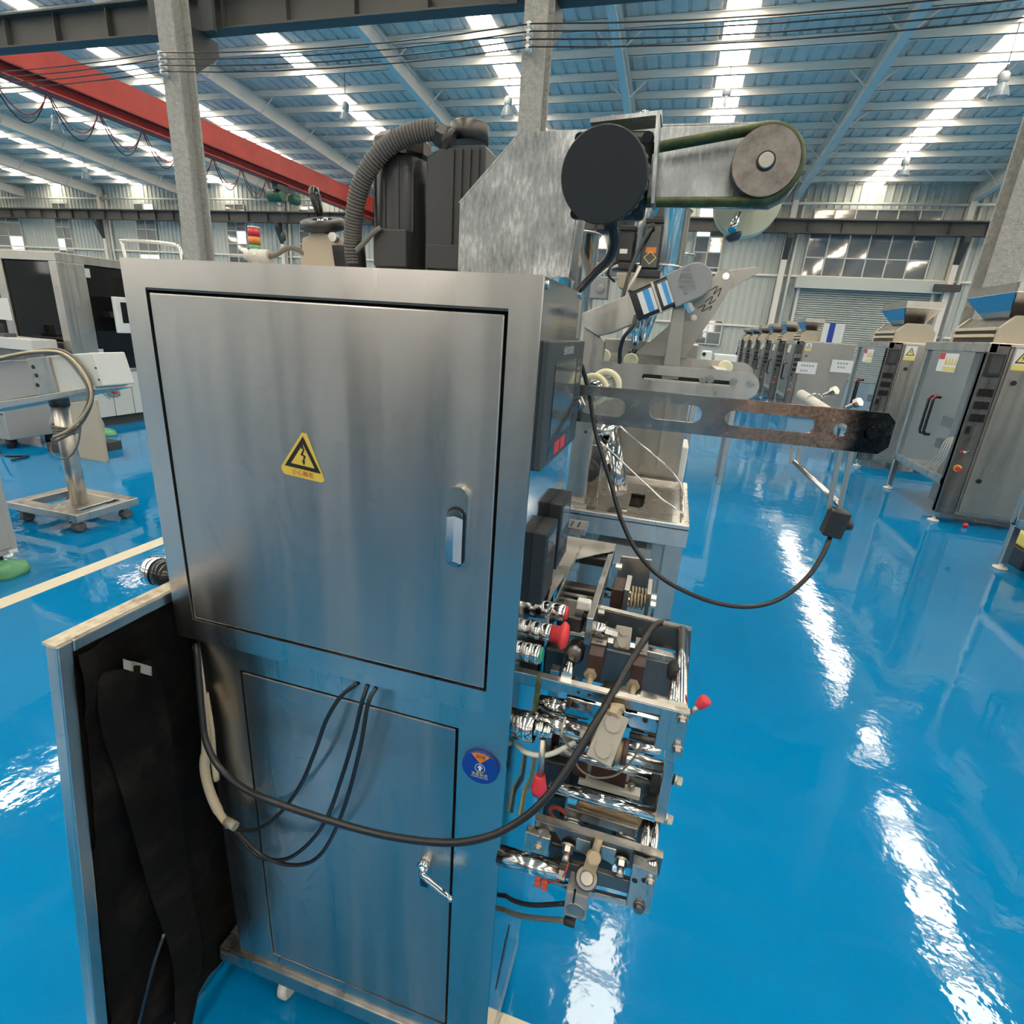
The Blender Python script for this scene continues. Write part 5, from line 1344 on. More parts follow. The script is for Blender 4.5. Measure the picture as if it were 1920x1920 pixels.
# post on the tray and folded motor arm
Y2 = 2.30
pz = B().prism(ppl([(1058, 946), (1093, 952), (1133, 640), (1095, 612)], Y2), (0, 0.06, 0)).build('arm_post', 'steel_satin', m2, 0.002)
B().prism(ppl([(1056, 936), (1100, 945), (1098, 956), (1054, 950)], Y2 - 0.03), (0, 0.10, 0)).build('post_foot', 'steel_satin', pz)
q = P(1098, 810, Y=Y2); B().cyl(q - EYV * 0.0015, q, 0.006, n=10).build('post_hole', 'ink', pz)
am = B().prism(ppl([(1090, 588), (1181, 551), (1193, 604), (1146, 624), (1121, 630), (1093, 612)], Y2 - 0.02), (0, 0.09, 0)).build('arm_bracket', 'steel_satin', m2, 0.002)
def along(a, b_, Y): return P(a, b_, Y=Y)
c0, c1 = P(1188, 578, Y=Y2 + 0.02), P(1262, 546, Y=Y2 + 0.02)
axm = (c1 - c0).normalized(); vup = Vector((-axm.z, 0, axm.x))
hh = 27 * sc(Y2, 1220, 560)
gm2 = B().obox((c0 + c1) / 2, (c1 - c0) / 2, vup * hh, Vector((0, 0.055, 0))).build('gear_motor', 'black_gloss', m2, 0.006)
for t, w in ((0.0, 0.004), (0.60, 0.004)):
    q = c0 + (c1 - c0) * t
    B().obox(q, axm * w, vup * hh * 1.05, Vector((0, 0.058, 0))).build('motor_ring', 'steel_satin', gm2)
for t0, t1, m_ in ((0.20, 0.56, 'label'), (0.70, 0.95, 'label')):
    a_, b_ = c0 + (c1 - c0) * t0, c0 + (c1 - c0) * t1
    fy = Y2 + 0.02 - 0.0556
    for k0, k1, mm_ in ((-0.75, 0.75, 'paper'),):
        pts = [a_ + vup * hh * k0, b_ + vup * hh * k0, b_ + vup * hh * k1, a_ + vup * hh * k1]
        lb = flat('rating_label', [Vector((p_.x, fy, p_.z)) for p_ in pts], mm_, gm2)
    mid0, mid1 = a_ + (b_ - a_) * 0.38, a_ + (b_ - a_) * 0.78
    pts = [mid0 + vup * hh * -0.75, mid1 + vup * hh * -0.75, mid1 + vup * hh * 0.75, mid0 + vup * hh * 0.75]
    flat('label_band', [Vector((p_.x, fy - 0.0006, p_.z)) for p_ in pts], 'blue_label', lb)
e0, e1 = P(1258, 548, Y=Y2 + 0.02), P(1302, 529, Y=Y2 + 0.02)
B().obox((e0 + e1) / 2, (e1 - e0) / 2, vup * hh * 1.12, Vector((0, 0.062, 0))).lathe(Vector((e1.x, Y2 - 0.042, e1.z)), (0, 1, 0), [(hh * 1.12, 0), (hh * 1.12, 0.124)], 24).build('gear_head', 'grey_cast', m2, 0.004)
B().cyl(P(1287, 566, Y=Y2 - 0.02), P(1297, 585, Y=Y2 - 0.02), 0.016, n=6).build('shaft_nut', 'chrome_soft', m2)
# triangular film plate with upright and second slotted arm
tp = slab('film_plate', [(1190, 664), (1252, 612), (1318, 545), (1350, 508), (1360, 504), (1372, 508), (1378, 520), (1372, 536), (1332, 600), (1296, 652), (1285, 672), (1240, 668)], 2.42, 0.004, 'steel_matt', m2)
slab('film_plate', [(1322, 538), (1345, 510), (1417, 500), (1424, 504), (1421, 512), (1372, 540), (1360, 548)], 2.50, 0.004, 'steel_matt', m2)
for x_, y_ in ((1361, 518), (1301, 596)): bolt((x_, y_), 2.42, 0.010, 0.012, 'chrome_soft', tp)
for pts in ([(1330, 545), (1345, 537), (1338, 552), (1352, 540), (1346, 556)], [(1322, 566), (1336, 556), (1330, 570), (1342, 562)], [(1308, 578), (1322, 572), (1316, 584), (1334, 574), (1330, 582)]):
    B().tube([P(a_, b_, Y=2.4185) for a_, b_ in pts], 0.0016, 5).build('pen_stroke', 'ink', tp)
slab('upright', [(1262, 575), (1285, 570), (1272, 712), (1240, 712)], 2.32, 0.06, 'steel_matt', m2, 0.003)
AY2 = 2.30
def arm2(Y_, dx, dy, nm):
    L_, R_ = P(1090 + dx, 690 + dy, Y=Y_), P(1424 + dx, 722 + dy, Y=Y_)
    zt_ = P(1250 + dx, 686 + dy, Y=Y_).z; zb_ = P(1250 + dx, 737 + dy, Y=Y_).z; zm = (zt_ + zb_) / 2; h_ = zt_ - zb_
    outer_ = [(L_.x, zb_)] + [(R_.x - h_ / 2 + h_ / 2 * math.cos(t), zm + h_ / 2 * math.sin(t)) for t in [-math.pi / 2 + math.pi * i / 12 for i in range(13)]] + [(L_.x, zt_)]
    s0, s1 = P(1204 + dx, 706 + dy, Y=Y_).x, P(1375 + dx, 706 + dy, Y=Y_).x
    o = plate(nm, outer_, [slot((s0 + s1) / 2, zm + 0.004, s1 - s0, 0.011)], 0.008, (0, Y_, 0), EX, EZ, 'steel_satin', m2, 0.001)
    return o, zm
a2, zm2 = arm2(AY2, 0, 0, 'film_arm')
arm2(AY2 + 0.32, -10, -18, 'film_arm')
B().box(P(1200, 706, Y=AY2).x, P(1372, 706, Y=AY2).x, AY2 + 0.03, AY2 + 0.05, zm2 - 0.02, zm2 + 0.022).build('slot_backing', 'black_plastic', m2)
B().box(P(1206, 715, Y=AY2).x, P(1372, 715, Y=AY2).x, AY2 + 0.006, AY2 + 0.014, zm2 - 0.018, zm2 - 0.001).build('slide_strip', 'steel_satin', m2, 0.001)
for x_, y_ in ((1318, 711), (1332, 711), (1375, 715), (1408, 718)):
    q = P(x_, y_, Y=AY2 - 0.004); B().cyl(q, q - EYV * 0.005, 0.015, n=18).hex(q - EYV * 0.005, q - EYV * 0.013, 0.010).build('arm_bolt', 'steel', a2)
for x_, y_, Y_ in ((1130, 668, 2.45), (1182, 676, 2.45), (1360, 690, 2.5)):
    q = P(x_, y_, Y=Y_); B().lathe(q, (0, 1, 0), [(0.026, 0), (0.03, 0.004), (0.03, 0.05), (0.026, 0.054)], 20).build('film_roller', 'cream', m2)
B().box(P(1340, 690, Y=2.4).x, P(1362, 690, Y=2.4).x, 2.31, 2.61, P(1340, 695, Y=2.4).z, P(1340, 690, Y=2.4).z).build('cross_strip', 'ivory', m2)
# hopper cans
def can(cx, yt, ybm, wpx, Y_, nm='hopper_can'):
    c = P(cx, (yt + ybm) / 2, Y=Y_); r = wpx / 2 * sc(Y_, cx, yt)
    zt_, zb_ = P(cx, yt, Y=Y_).z, P(cx, ybm, Y=Y_).z
    o = B().lathe((c.x, Y_, zb_), (0, 0, 1), [(r * 0.98, 0), (r, 0.005), (r, zt_ - zb_ - 0.01), (r * 1.03, zt_ - zb_ - 0.006), (r * 1.03, zt_ - zb_)], 40).build(nm, 'can_steel', m2)
    B().ring((c.x, Y_, zt_), (0, 0, 1), r * 1.02, 0.006, 36, 6).build('can_rim', 'steel_satin', o)
    return c, r, zb_
cA = can(1237, 396, 500, 100, 2.78)
B().lathe((cA[0].x, 2.78, cA[2] - 0.16), (0, 0, 1), [(0.03, 0), (cA[1], 0.155), (cA[1], 0.16)], 36).build('can_cone', 'can_steel', m2)
can(1068, 440, 600, 98, 2.70)
can(1282, 478, 530, 30, 2.95, 'small_can')
# funnels
for x0, y0, x1, y1, r0, r1 in ((1196, 540, 1192, 648, 0.060, 0.016), (1228, 545, 1205, 640, 0.05, 0.018)):
    A_, B_ = P(x0, y0, Y=2.62), P(x1, y1, Y=2.60)
    B().cyl(A_, B_, r0, r1, n=24).build('funnel', 'chrome_soft', m2)
B().lathe(P(1190, 655, Y=2.6), (0, 0, -1), [(0.02, 0), (0.028, 0.01), (0.028, 0.02)], 16).build('funnel_clip', 'black_gloss', m2)
# black servo motors on a tan gearbox
gb = B().prism(ppl([(1155, 512), (1240, 510), (1246, 530), (1200, 548), (1160, 540)], 2.55), (0, 0.16, 0)).build('gearbox', 'tan_block', m2, 0.005)
for x0, x1, yt, ybm, Y_ in ((1156, 1190, 432, 492, 2.56), (1203, 1240, 418, 506, 2.54)):
    a_, b_ = P(x0, (yt + ybm) / 2, Y=Y_), P(x1, (yt + ybm) / 2, Y=Y_)
    zt_, zb_ = P((x0 + x1) / 2, yt, Y=Y_).z, P((x0 + x1) / 2, ybm, Y=Y_).z
    sm_ = B().box(a_.x, b_.x, Y_, Y_ + 0.085, zb_, zt_).build('servo_motor', 'black_gloss', m2, 0.010)
    B().box(a_.x + 0.004, b_.x - 0.004, Y_ + 0.004, Y_ + 0.08, zt_, zt_ + 0.02).build('motor_cover', 'motor_cap', sm_, 0.004)
    B().box(a_.x - 0.012, b_.x + 0.012, Y_ - 0.008, Y_ + 0.09, zb_ - 0.03, zb_).build('motor_flange', 'black_plastic', sm_, 0.003)
    xm, w = (a_.x + b_.x) / 2, (b_.x - a_.x)
    if x0 > 1195:
        yy = Y_ - 0.0006
        z_ = P(1222, 469, Y=Y_).z
        dl = flat('orange_label', [Vector((xm + s * w * 0.26, yy, z_ + t * 0.011)) for s, t in ((-1, -1), (1, -1), (1, 1), (-1, 1))], 'orange', sm_)
        z_ = P(1222, 483, Y=Y_).z
        plate('warning_diamond', [(0, -0.026), (0.026, 0), (0, 0.026), (-0.026, 0)], [[(0, -0.022), (0.022, 0), (0, 0.022), (-0.022, 0)]], 0.0008, (xm, yy, z_), EX, EZ, 'yellow_pale', sm_)
        B().cyl(P(1221, 420, Y=Y_ - 0.01), P(1221, 432, Y=Y_ - 0.012), 0.014, n=12).build('cable_plug', 'black_rubber', sm_)
    else:
        z_ = P(1168, 471, Y=Y_).z; yy = Y_ - 0.0006
        flat('rating_label', [Vector((xm - 0.006 + s * 0.016, yy, z_ + t * 0.009)) for s, t in ((-1, -1), (1, -1), (1, 1), (-1, 1))], 'paper', sm_)
B().obox(P(1125, 542, Y=2.5), Vector((0.035, 0, 0)), Vector((0, 0.04, 0)), Vector((0, 0, 0.04))).lathe(P(1126, 541, Y=2.455), (0, -1, 0), [(0.016, 0), (0.016, 0.004), (0.006, 0.005)], 18).build('pneumatic_head', 'grey_cast', m2, 0.008)
B().tube([P(1221, 428, Y=2.52), P(1200, 465, Y=2.5), P(1182, 505, Y=2.46), P(1170, 548, Y=2.42), P(1158, 590, Y=2.40)], 0.008, 8).build('motor_cable', 'cable_black', m2)
B().tube([P(1192, 592, Y=2.26), P(1186, 612, Y=2.24), P(1170, 632, Y=2.24), P(1163, 655, Y=2.26), P(1162, 680, Y=2.30)], 0.008, 8).build('motor_cable', 'cable_black', m2)
B().tube([P(1120, 520, Y=2.50), P(1140, 505, Y=2.48), P(1158, 498, Y=2.50)], 0.006, 8).build('air_line', 'cable_white', m2)
B().tube([P(1158, 490, Y=2.52), P(1145, 500, Y=2.46), P(1140, 515, Y=2.46), P(1152, 528, Y=2.5)], 0.005, 8).build('air_line', 'cable_black', m2)
B().tube([P(1150, 600, Y=2.42), P(1166, 560, Y=2.44), P(1190, 520, Y=2.46), P(1200, 500, Y=2.5)], 0.007, 8).build('air_line', 'cable_white', m2)
# discharge tube, wheel and guard wires above the tray
q0, q1 = P(1140, 800, Y=2.50), P(1167, 935, Y=2.40)
B().cyl(P(1140, 810, Y=2.62), P(1160, 925, Y=2.46), 0.062, 0.042, n=26).build('discharge_tube', 'steel_mirror', m2)
B().cyl(P(1128, 812, Y=2.62), P(1128, 792, Y=2.62), 0.085, 0.075, n=26).build('discharge_funnel', 'chrome_soft', m2)
wc = P(1102, 880, Y=2.42)
B().lathe(wc, (0, -1, 0), [(0.050, 0), (0.055, 0.006), (0.055, 0.026), (0.045, 0.03), (0.02, 0.03), (0.018, 0.036)], 26).build('feed_wheel', 'black_rubber', m2)
B().box(P(1085, 900, Y=2.5).x, P(1125, 900, Y=2.5).x, 2.50, 2.62, TZ - 0.02, 1.05).build('wheel_housing', 'steel_satin', m2, 0.004)
for pts in ([(1160, 798, 2.6), (1255, 878, 2.75), (1276, 905, 2.80), (1281, 925, 2.70), (1281, 962, 2.36)], [(1104, 808, 2.55), (1150, 850, 2.5), (1240, 935, 2.42), (1281, 964, 2.36)]):
    B().tube([P(a_, b_, Y=c_) for a_, b_, c_ in pts], 0.005, 6, False).build('guard_wire', 'chrome_soft', m2)
q = P(1172, 949, Y=2.30); B().lathe(Vector((q.x, q.y, TZ - 0.02)), (0, 0, 1), [(0.006, 0), (0.006, 0.02), (0.014, 0.024), (0.014, 0.032)], 14).build('tray_knob', 'chrome_soft', m2)

# ================================================================== ROW OF HOPPER MACHINES ON THE RIGHT
HW, HD, HZ = 1.25, 1.36, 1.69
def hopper_machine(label, X_, Y_, handles=True, top='full'):
    r = empty('hopper_machine', (X_, Y_, 0.0), label, 'machine', 'hopper packing machines in the right-hand row')
    def bx(name, x0, x1, y0, y1, z0, z1, m_, par=None, bev=0.004):
        return B().box(X_ + x0, X_ + x1, Y_ + y0, Y_ + y1, z0, z1).build(name, m_, par or r, bev)
    cab = bx('electrical_cabinet', 0.165, HW, 0.012, 0.62, 0.10, HZ - 0.005, 'steel_matt')
    dr = bx('cabinet_door', 0.185, HW - 0.015, -0.006, 0.014, 0.13, HZ - 0.02, 'steel_matt', cab)
    B().cyl((X_ + 0.26, Y_ - 0.006, 1.36), (X_ + 0.26, Y_ - 0.014, 1.36), 0.022, n=14).build('door_lock', 'ink', dr)
    B().cyl((X_ + 0.26, Y_ - 0.006, 0.45), (X_ + 0.26, Y_ - 0.014, 0.45), 0.022, n=14).build('door_lock', 'ink', dr)
    y_ = Y_ - 0.0066
    st = flat('warning_sticker', [Vector((X_ + a_, y_, c_)) for a_, c_ in ((0.20, 1.47), (0.33, 1.47), (0.33, 1.65), (0.20, 1.65))], 'paper', dr)
    flat('sticker_band', [Vector((X_ + a_, y_ - 0.0005, c_)) for a_, c_ in ((0.20, 1.47), (0.33, 1.47), (0.33, 1.515), (0.20, 1.515))], 'yellow_pale', st)
    flat('sticker_triangle', [Vector((X_ + a_, y_ - 0.0005, c_)) for a_, c_ in ((0.213, 1.53), (0.317, 1.53), (0.265, 1.635))], 'ink', st)
    flat('sticker_triangle', [Vector((X_ + a_, y_ - 0.0010, c_)) for a_, c_ in ((0.228, 1.540), (0.302, 1.540), (0.265, 1.616))], 'yellow_pale', st)
    flat('sticker_bolt', [Vector((X_ + a_, y_ - 0.0015, c_)) for a_, c_ in ((0.268, 1.602), (0.257, 1.572), (0.266, 1.574), (0.262, 1.548), (0.275, 1.580), (0.266, 1.578))], 'ink', st)
    # control strip facing the aisle end
    cs = bx('control_strip', 0.0, 0.155, 0.0, 0.10, 0.10, HZ - 0.005, 'steel_worn')
    hm_ = bx('touch_panel', 0.018, 0.137, -0.016, 0.0, 1.40, 1.60, 'black_plastic', cs)
    flat('screen', [Vector((X_ + a_, Y_ - 0.0166, c_)) for a_, c_ in ((0.035, 1.43), (0.122, 1.43), (0.122, 1.575), (0.035, 1.575))], 'screen', hm_)
    for k in range(4):
        z = 1.225 - k * 0.115
        n_ = 3 if k < 3 else 1
        for i in range(n_): bx('temperature_meter', 0.022 + i * 0.040, 0.056 + i * 0.040, -0.010, 0.0, z, z + 0.07, 'black_gloss', cs, 0.002)
    for i in range(3): B().cyl((X_ + 0.04 + i * 0.03, Y_, 0.71), (X_ + 0.04 + i * 0.03, Y_ - 0.02, 0.71), 0.011, n=12).build('push_button', ('red_plastic', 'white_plastic', 'chrome_soft')[i], cs)
    ms = B().cyl((X_ + 0.06, Y_, 0.55), (X_ + 0.06, Y_ - 0.008, 0.55), 0.034, n=20).build('main_switch', 'yellow', cs)
    B().obox((X_ + 0.06, Y_ - 0.02, 0.55), Vector((0.008, 0, 0.014)), Vector((0, 0.014, 0)), Vector((-0.022, 0, 0.013))).build('switch_knob', 'red_plastic', ms, 0.003)
    # frame and clear door on the aisle side
    fr_ = bx('top_beam', -0.012, 0.06, 0.0, HD, HZ - 0.085, HZ, 'steel_frame')
    bx('top_plate', 0.06, HW, 0.0, HD, HZ - 0.03, HZ, 'steel_frame')
    for y0 in (0.02, HD - 0.07):
        lg_ = bx('leg', 0.0, 0.05, y0, y0 + 0.05, 0.05, HZ - 0.085, 'steel_frame')
        B().lathe((X_ + 0.025, Y_ + y0 + 0.025, 0), (0, 0, 1), [(0.05, 0), (0.05, 0.015), (0.015, 0.022), (0.015, 0.06)], 14).build('levelling_foot', 'ivory', lg_)
    bx('lower_rail', 0.0, 0.05, 0.05, HD - 0.05, 0.37, 0.43, 'steel_frame')
    bx('bottom_shelf', 0.0, 0.62, 0.05, HD, 0.36, 0.38, 'steel_satin')
    bx('rear_panel', 0.62, 0.64, 0.62, HD, 0.10, HZ - 0.03, 'steel_satin')
    bx('end_panel', 0.0, HW, HD - 0.02, HD, 0.36, HZ - 0.03, 'acrylic')
    dd_ = bx('clear_door', -0.012, -0.004, 0.09, HD - 0.09, 0.44, HZ - 0.095, 'acrylic', None, 0.0)
    for k in (0, 1):
        yy = Y_ + 0.60 + k * 0.10
        xx = X_ - 0.012
        B().tube([(xx, yy, 1.15), (xx - 0.05, yy, 1.15), (xx - 0.06, yy, 1.12), (xx - 0.06, yy, 0.80), (xx - 0.05, yy, 0.77), (xx, yy, 0.77)], 0.014, 8, False).build('door_handle', 'black_gloss', dd_)
        B().tube([(xx - 0.012, yy, 1.157), (xx - 0.05, yy, 1.157), (xx - 0.068, yy, 1.12)], 0.010, 6, False).build('handle_tape', 'red_plastic' if top == 'full' else 'black_gloss', dd_)
    yq = Y_ + HD - 0.45; xq = X_ - 0.0128
    ss = flat('safety_sticker', [Vector((xq, yq + a_, c_)) for a_, c_ in ((0, 1.40), (-0.42, 1.40), (-0.42, 1.58), (0, 1.58))], 'paper', dd_)
    flat('sticker_red', [Vector((xq - 0.0005, yq + a_, c_)) for a_, c_ in ((0, 1.52), (-0.13, 1.52), (-0.13, 1.58), (0, 1.58))], 'red_plastic', ss)
    for i in range(4):
        y0 = yq - 0.15 - i * 0.068
        flat('sticker_yellow', [Vector((xq - 0.0005, y0 + a_, c_)) for a_, c_ in ((0, 1.405), (-0.06, 1.405), (-0.06, 1.45), (0, 1.45))], 'yellow_pale', ss)
        flat('sticker_triangle', [Vector((xq - 0.0005, y0 + a_, c_)) for a_, c_ in ((-0.004, 1.47), (-0.056, 1.47), (-0.03, 1.56))], 'yellow', ss)
    # inside: forming tube, jaws, hoses
    B().cyl((X_ + 0.33, Y_ + 0.75, 0.95), (X_ + 0.33, Y_ + 0.75, 1.62), 0.06, n=20).build('forming_tube', 'chrome_soft', r)
    bx('film_jaw', 0.18, 0.50, 0.62, 0.90, 0.84, 0.95, 'steel_worn')
    bx('film_jaw', 0.15, 0.52, 0.70, 0.82, 0.62, 0.72, 'steel_dark')
    bx('inner_gearbox', 0.42, 0.60, 0.70, 1.10, 0.95, 1.30, 'sheet_grey')
    for i in range(4):
        B().tube([(X_ + 0.22 + 0.03 * i, Y_ + 0.62, 0.80), (X_ + 0.12, Y_ + 0.40 + 0.04 * i, 0.74), (X_ + 0.08, Y_ + 0.34 + 0.05 * i, 0.58), (X_ + 0.10, Y_ + 0.52 + 0.06 * i, 0.42), (X_ + 0.16, Y_ + 0.75 + 0.05 * i, 0.385)], 0.008, 6).build('air_hose', 'cable_white', r)
    # dosing unit and hopper on top
    du_ = B().prism([(X_ + 0.07, Y_ + 0.10, HZ), (X_ + 0.52, Y_ + 0.10, HZ), (X_ + 0.52, Y_ + 0.10, HZ + 0.13), (X_ + 0.44, Y_ + 0.10, HZ + 0.24), (X_ + 0.17, Y_ + 0.10, HZ + 0.24), (X_ + 0.07, Y_ + 0.10, HZ + 0.13)], (0, 0.05, 0)).build('dosing_cheek', 'tan_block', r, 0.004)
    B().prism([(X_ + 0.07, Y_ + 0.95, HZ), (X_ + 0.52, Y_ + 0.95, HZ), (X_ + 0.52, Y_ + 0.95, HZ + 0.13), (X_ + 0.44, Y_ + 0.95, HZ + 0.24), (X_ + 0.17, Y_ + 0.95, HZ + 0.24), (X_ + 0.07, Y_ + 0.95, HZ + 0.13)], (0, 0.05, 0)).build('dosing_cheek', 'tan_block', r, 0.004)
    for z in (HZ + 0.05, HZ + 0.11): bx('roller_strip', 0.055, 0.085, 0.16, 0.94, z, z + 0.028, 'resin', None, 0.002)
    B().prism([(X_ + 0.08, Y_ + 0.15, HZ + 0.002), (X_ + 0.50, Y_ + 0.15, HZ + 0.002), (X_ + 0.43, Y_ + 0.15, HZ + 0.23), (X_ + 0.18, Y_ + 0.15, HZ + 0.23), (X_ + 0.08, Y_ + 0.15, HZ + 0.13)], (0, 0.80, 0)).build('dosing_body', 'steel_dark', r, 0.004)
    z0, z1, z2 = HZ + 0.22, HZ + 0.43, HZ + 0.51
    lo = [(X_ + a_, Y_ + c_, z0) for a_, c_ in ((0.20, 0.30), (0.40, 0.30), (0.40, 0.72), (0.20, 0.72))]
    mi = [(X_ + a_, Y_ + c_, z1) for a_, c_ in ((0.09, 0.06), (0.50, 0.06), (0.50, 0.96), (0.09, 0.96))]
    hi = [(a_, b_, z2) for a_, b_, _ in mi]
    hp = B()._a(lo + mi, [(0, 1, 5, 4), (1, 2, 6, 5), (2, 3, 7, 6), (3, 0, 4, 7), (0, 3, 2, 1)])._a(mi + hi, [(0, 1, 5, 4), (1, 2, 6, 5), (2, 3, 7, 6), (3, 0, 4, 7)]).build('hopper', 'steel_satin', r)
    md = hp.modifiers.new('solid', 'SOLIDIFY'); md.thickness = 0.006
    a_ = [Vector(mi[0]), Vector(mi[3]), Vector(lo[3]), Vector(lo[0])]
    inn = [q - Vector((0.009, 0, 0.004)) for q in (a_[0], a_[1], a_[1] + (a_[2] - a_[1]) * 0.68, a_[0] + (a_[3] - a_[0]) * 0.68)]
    flat('blue_film', inn, 'blue_film', hp)
    return r
hm1 = hopper_machine('hopper packing machine with two red-topped door handles and white hoses', 2.65, 6.02, True, 'full')
proto_rows = [(3.52, 'hopper packing machine at the right edge, only a leg of its frame showing'), (8.55, 'hopper packing machine directly behind the one with red-topped handles'),
              (14.70, 'third hopper machine of the row, with two white sign plates hung on it'), (17.15, 'fourth hopper machine along the right-hand row'), (19.60, 'fifth hopper machine along the right-hand row'),
              (22.10, 'sixth hopper machine along the right-hand row'), (24.60, 'seventh hopper machine along the right-hand row'), (27.10, 'last hopper machine of the right-hand row near the far wall')]
for y, lab in proto_rows:
    c = copy_tree(hm1, None, (2.65, y, 0.0))
    c['label'] = lab
for k, x in enumerate((-3.4, -1.5)):  # extra copies out of view, added only for the cabinet doors to reflect
    c = copy_tree(hm1, None, (x, -3.6, 0.0)); c['group'] = 'unseen machines added for reflections'; c['label'] = ('unseen hopper machine added for the doors to reflect, further left', 'unseen hopper machine added for the doors to reflect')[k]
# white sign plates hung on the third machine
for k, (cx, cy, w, rows, lab) in enumerate(((1512, 690, 34, ((-0.5, 5, 0.25), (-0.5, 3, -0.3)), 'white notice plate with two rows of print hung by a machine door'), (1578, 687, 36, ((-0.4, 4, 0.3), (-0.3, 3, -0.1)), 'white notice plate with red-stained print on a cabinet edge'))):
    c = P(cx, cy, Y=14.685); s = w / 2 * sc(14.685, cx, cy)
    sg = B().box(c.x - s, c.x + s, 14.672, 14.686, c.z - s * 0.62, c.z + s * 0.62).build('notice_plate', 'paper', None, 0.004)
    tag(sg, lab, 'sign', 'notice plates on the third machine')
    for x0, n_, zz in rows:
        for i in range(n_):
            xx = c.x + s * (x0 + i * 0.27)
            B().box(xx - s * 0.09, xx + s * 0.09, 14.670, 14.6725, c.z + s * zz - s * 0.10, c.z + s * zz + s * 0.10).build('printed_mark', 'sheet_grey', sg)
c = P(1560, 628, Y=14.74)
bxo = B().box(c.x - 0.22, c.x + 0.22, 14.705, 14.752, HZ + 0.001, HZ + 0.42).build('carton', 'paper', None, 0.004)
tag(bxo, 'flat white carton with a blue band standing on the third hopper machine', 'box')
B().box(c.x - 0.10, c.x + 0.02, 14.701, 14.705, HZ + 0.001, HZ + 0.42).build('blue_band', 'blue_badge', bxo)
# yellow and black tool case
tc_ = empty('tool_case', (2.86, 4.55, 0), 'black tool case with a yellow lid tray beside a machine leg', 'tool case')
q = P(1905, 1062, Z=0.0)
B().box(q.x - 0.02, q.x + 0.40, q.y - 0.10, q.y + 0.16, 0.0, 0.15).build('case_body', 'black_plastic', tc_, 0.012)
B().box(q.x + 0.0, q.x + 0.38, q.y - 0.09, q.y + 0.15, 0.15, 0.27).build('case_lid', 'yellow_pale', tc_, 0.02)
B().box(q.x + 0.05, q.x + 0.11, q.y - 0.115, q.y - 0.095, 0.10, 0.18).build('case_latch', 'black_gloss', tc_, 0.003)
q = P(1810, 985, Z=0.02)
tag(B().lathe((q.x, q.y, 0.0), (0, 0, 1), [(0.01, 0), (0.022, 0.01), (0.024, 0.025), (0.016, 0.042), (0.005, 0.046)], 16).build('red_ball', 'red_plastic'), 'small dark red ball lying on the blue floor', 'ball')
# ================================================================== LEFT SIDE OF THE HALL
# --- enclosed machine with black glass
XA, YA, HA = -6.9, 4.95, 2.02
ma_ = empty('enclosed_machine', (-8.2, 5.9, 0), 'large enclosed machine with black glass panels in steel framing', 'machine')
def bxa(name, x0, x1, y0, y1, z0, z1, m_, par=None, bev=0.006):
    return B().box(x0, x1, y0, y1, z0, z1).build(name, m_, par or ma_, bev)
bxa('core', -9.5, XA - 0.05, YA + 0.05, 7.2, 0.12, HA - 0.10, 'panel_black')
bxa('top_frame', -9.6, XA, YA, YA + 0.12, HA - 0.10, HA, 'steel_satin'); bxa('top_frame', XA - 0.12, XA, YA + 0.12, 7.3, HA - 0.10, HA, 'steel_satin')
bxa('top_sheet', -9.5, XA - 0.12, YA + 0.12, 7.2, HA - 0.06, HA - 0.02, 'steel_satin')
bxa('corner_post', XA - 0.12, XA, YA, YA + 0.12, 0.10, HA - 0.10, 'steel_satin')
bxa('post', XA - 0.06, XA + 0.005, YA + 0.12, YA + 0.32, 0.69, HA - 0.10, 'steel_satin')
bxa('post', -7.90, -7.76, YA - 0.004, YA + 0.12, 0.10, HA - 0.10, 'steel_satin')
bxa('post', -9.0, -8.86, YA - 0.004, YA + 0.12, 0.10, HA - 0.10, 'steel_satin')
bxa('post', XA - 0.06, XA + 0.005, YA + 1.35, YA + 1.45, 0.69, HA - 0.10, 'steel_satin')
for x0, x1 in ((-7.76, XA - 0.12), (-8.86, -7.90)):
    bxa('glass_panel', x0 + 0.01, x1 - 0.01, YA + 0.02, YA + 0.035, 1.03, HA - 0.11, 'panel_black', None, 0.002)
    bxa('lower_beam', x0, x1, YA, YA + 0.10, 0.93, 1.03, 'steel_worn')
gp = bxa('glass_panel', XA - 0.015, XA - 0.003, YA + 0.33, YA + 1.34, 0.71, HA - 0.11, 'panel_black', None, 0.002)
for z in (0.86, 1.78): bxa('glass_hinge', XA - 0.003, XA + 0.010, YA + 0.31, YA + 0.37, z, z + 0.10, 'sheet_white', gp, 0.002)
for k in range(5):
    bxa('cabinet_panel', XA - 0.03, XA, YA + 0.14 + k * 0.27, YA + 0.40 + k * 0.27, 0.12, 0.67, 'sheet_white', None, 0.003)
bxa('mid_rail', XA - 0.03, XA + 0.01, YA + 0.12, YA + 1.45, 0.67, 0.71, 'steel_satin')
bxa('plinth', -9.4, XA - 0.06, YA + 0.1, 7.1, 0.0, 0.12, 'bracket_dark', None, 0.0)
for x0, x1 in ((-7.76, XA - 0.12), (-8.86, -7.90)): bxa('lower_panel', x0, x1, YA + 0.03, YA + 0.05, 0.14, 0.93, 'sheet_grey')
q = P(215, 735, X=XA + 0.02)
sw_ = bxa('switch_plate', XA, XA + 0.02, q.y - 0.10, q.y + 0.07, q.z - 0.055, q.z + 0.055, 'steel_satin', None, 0.002)
B().cyl((XA + 0.02, q.y, q.z), (XA + 0.05, q.y, q.z), 0.022, n=14).build('switch_knob', 'red_plastic', sw_)
q0, q1 = P(213, 556, X=XA + 0.25), P(240, 625, X=XA + 0.25)
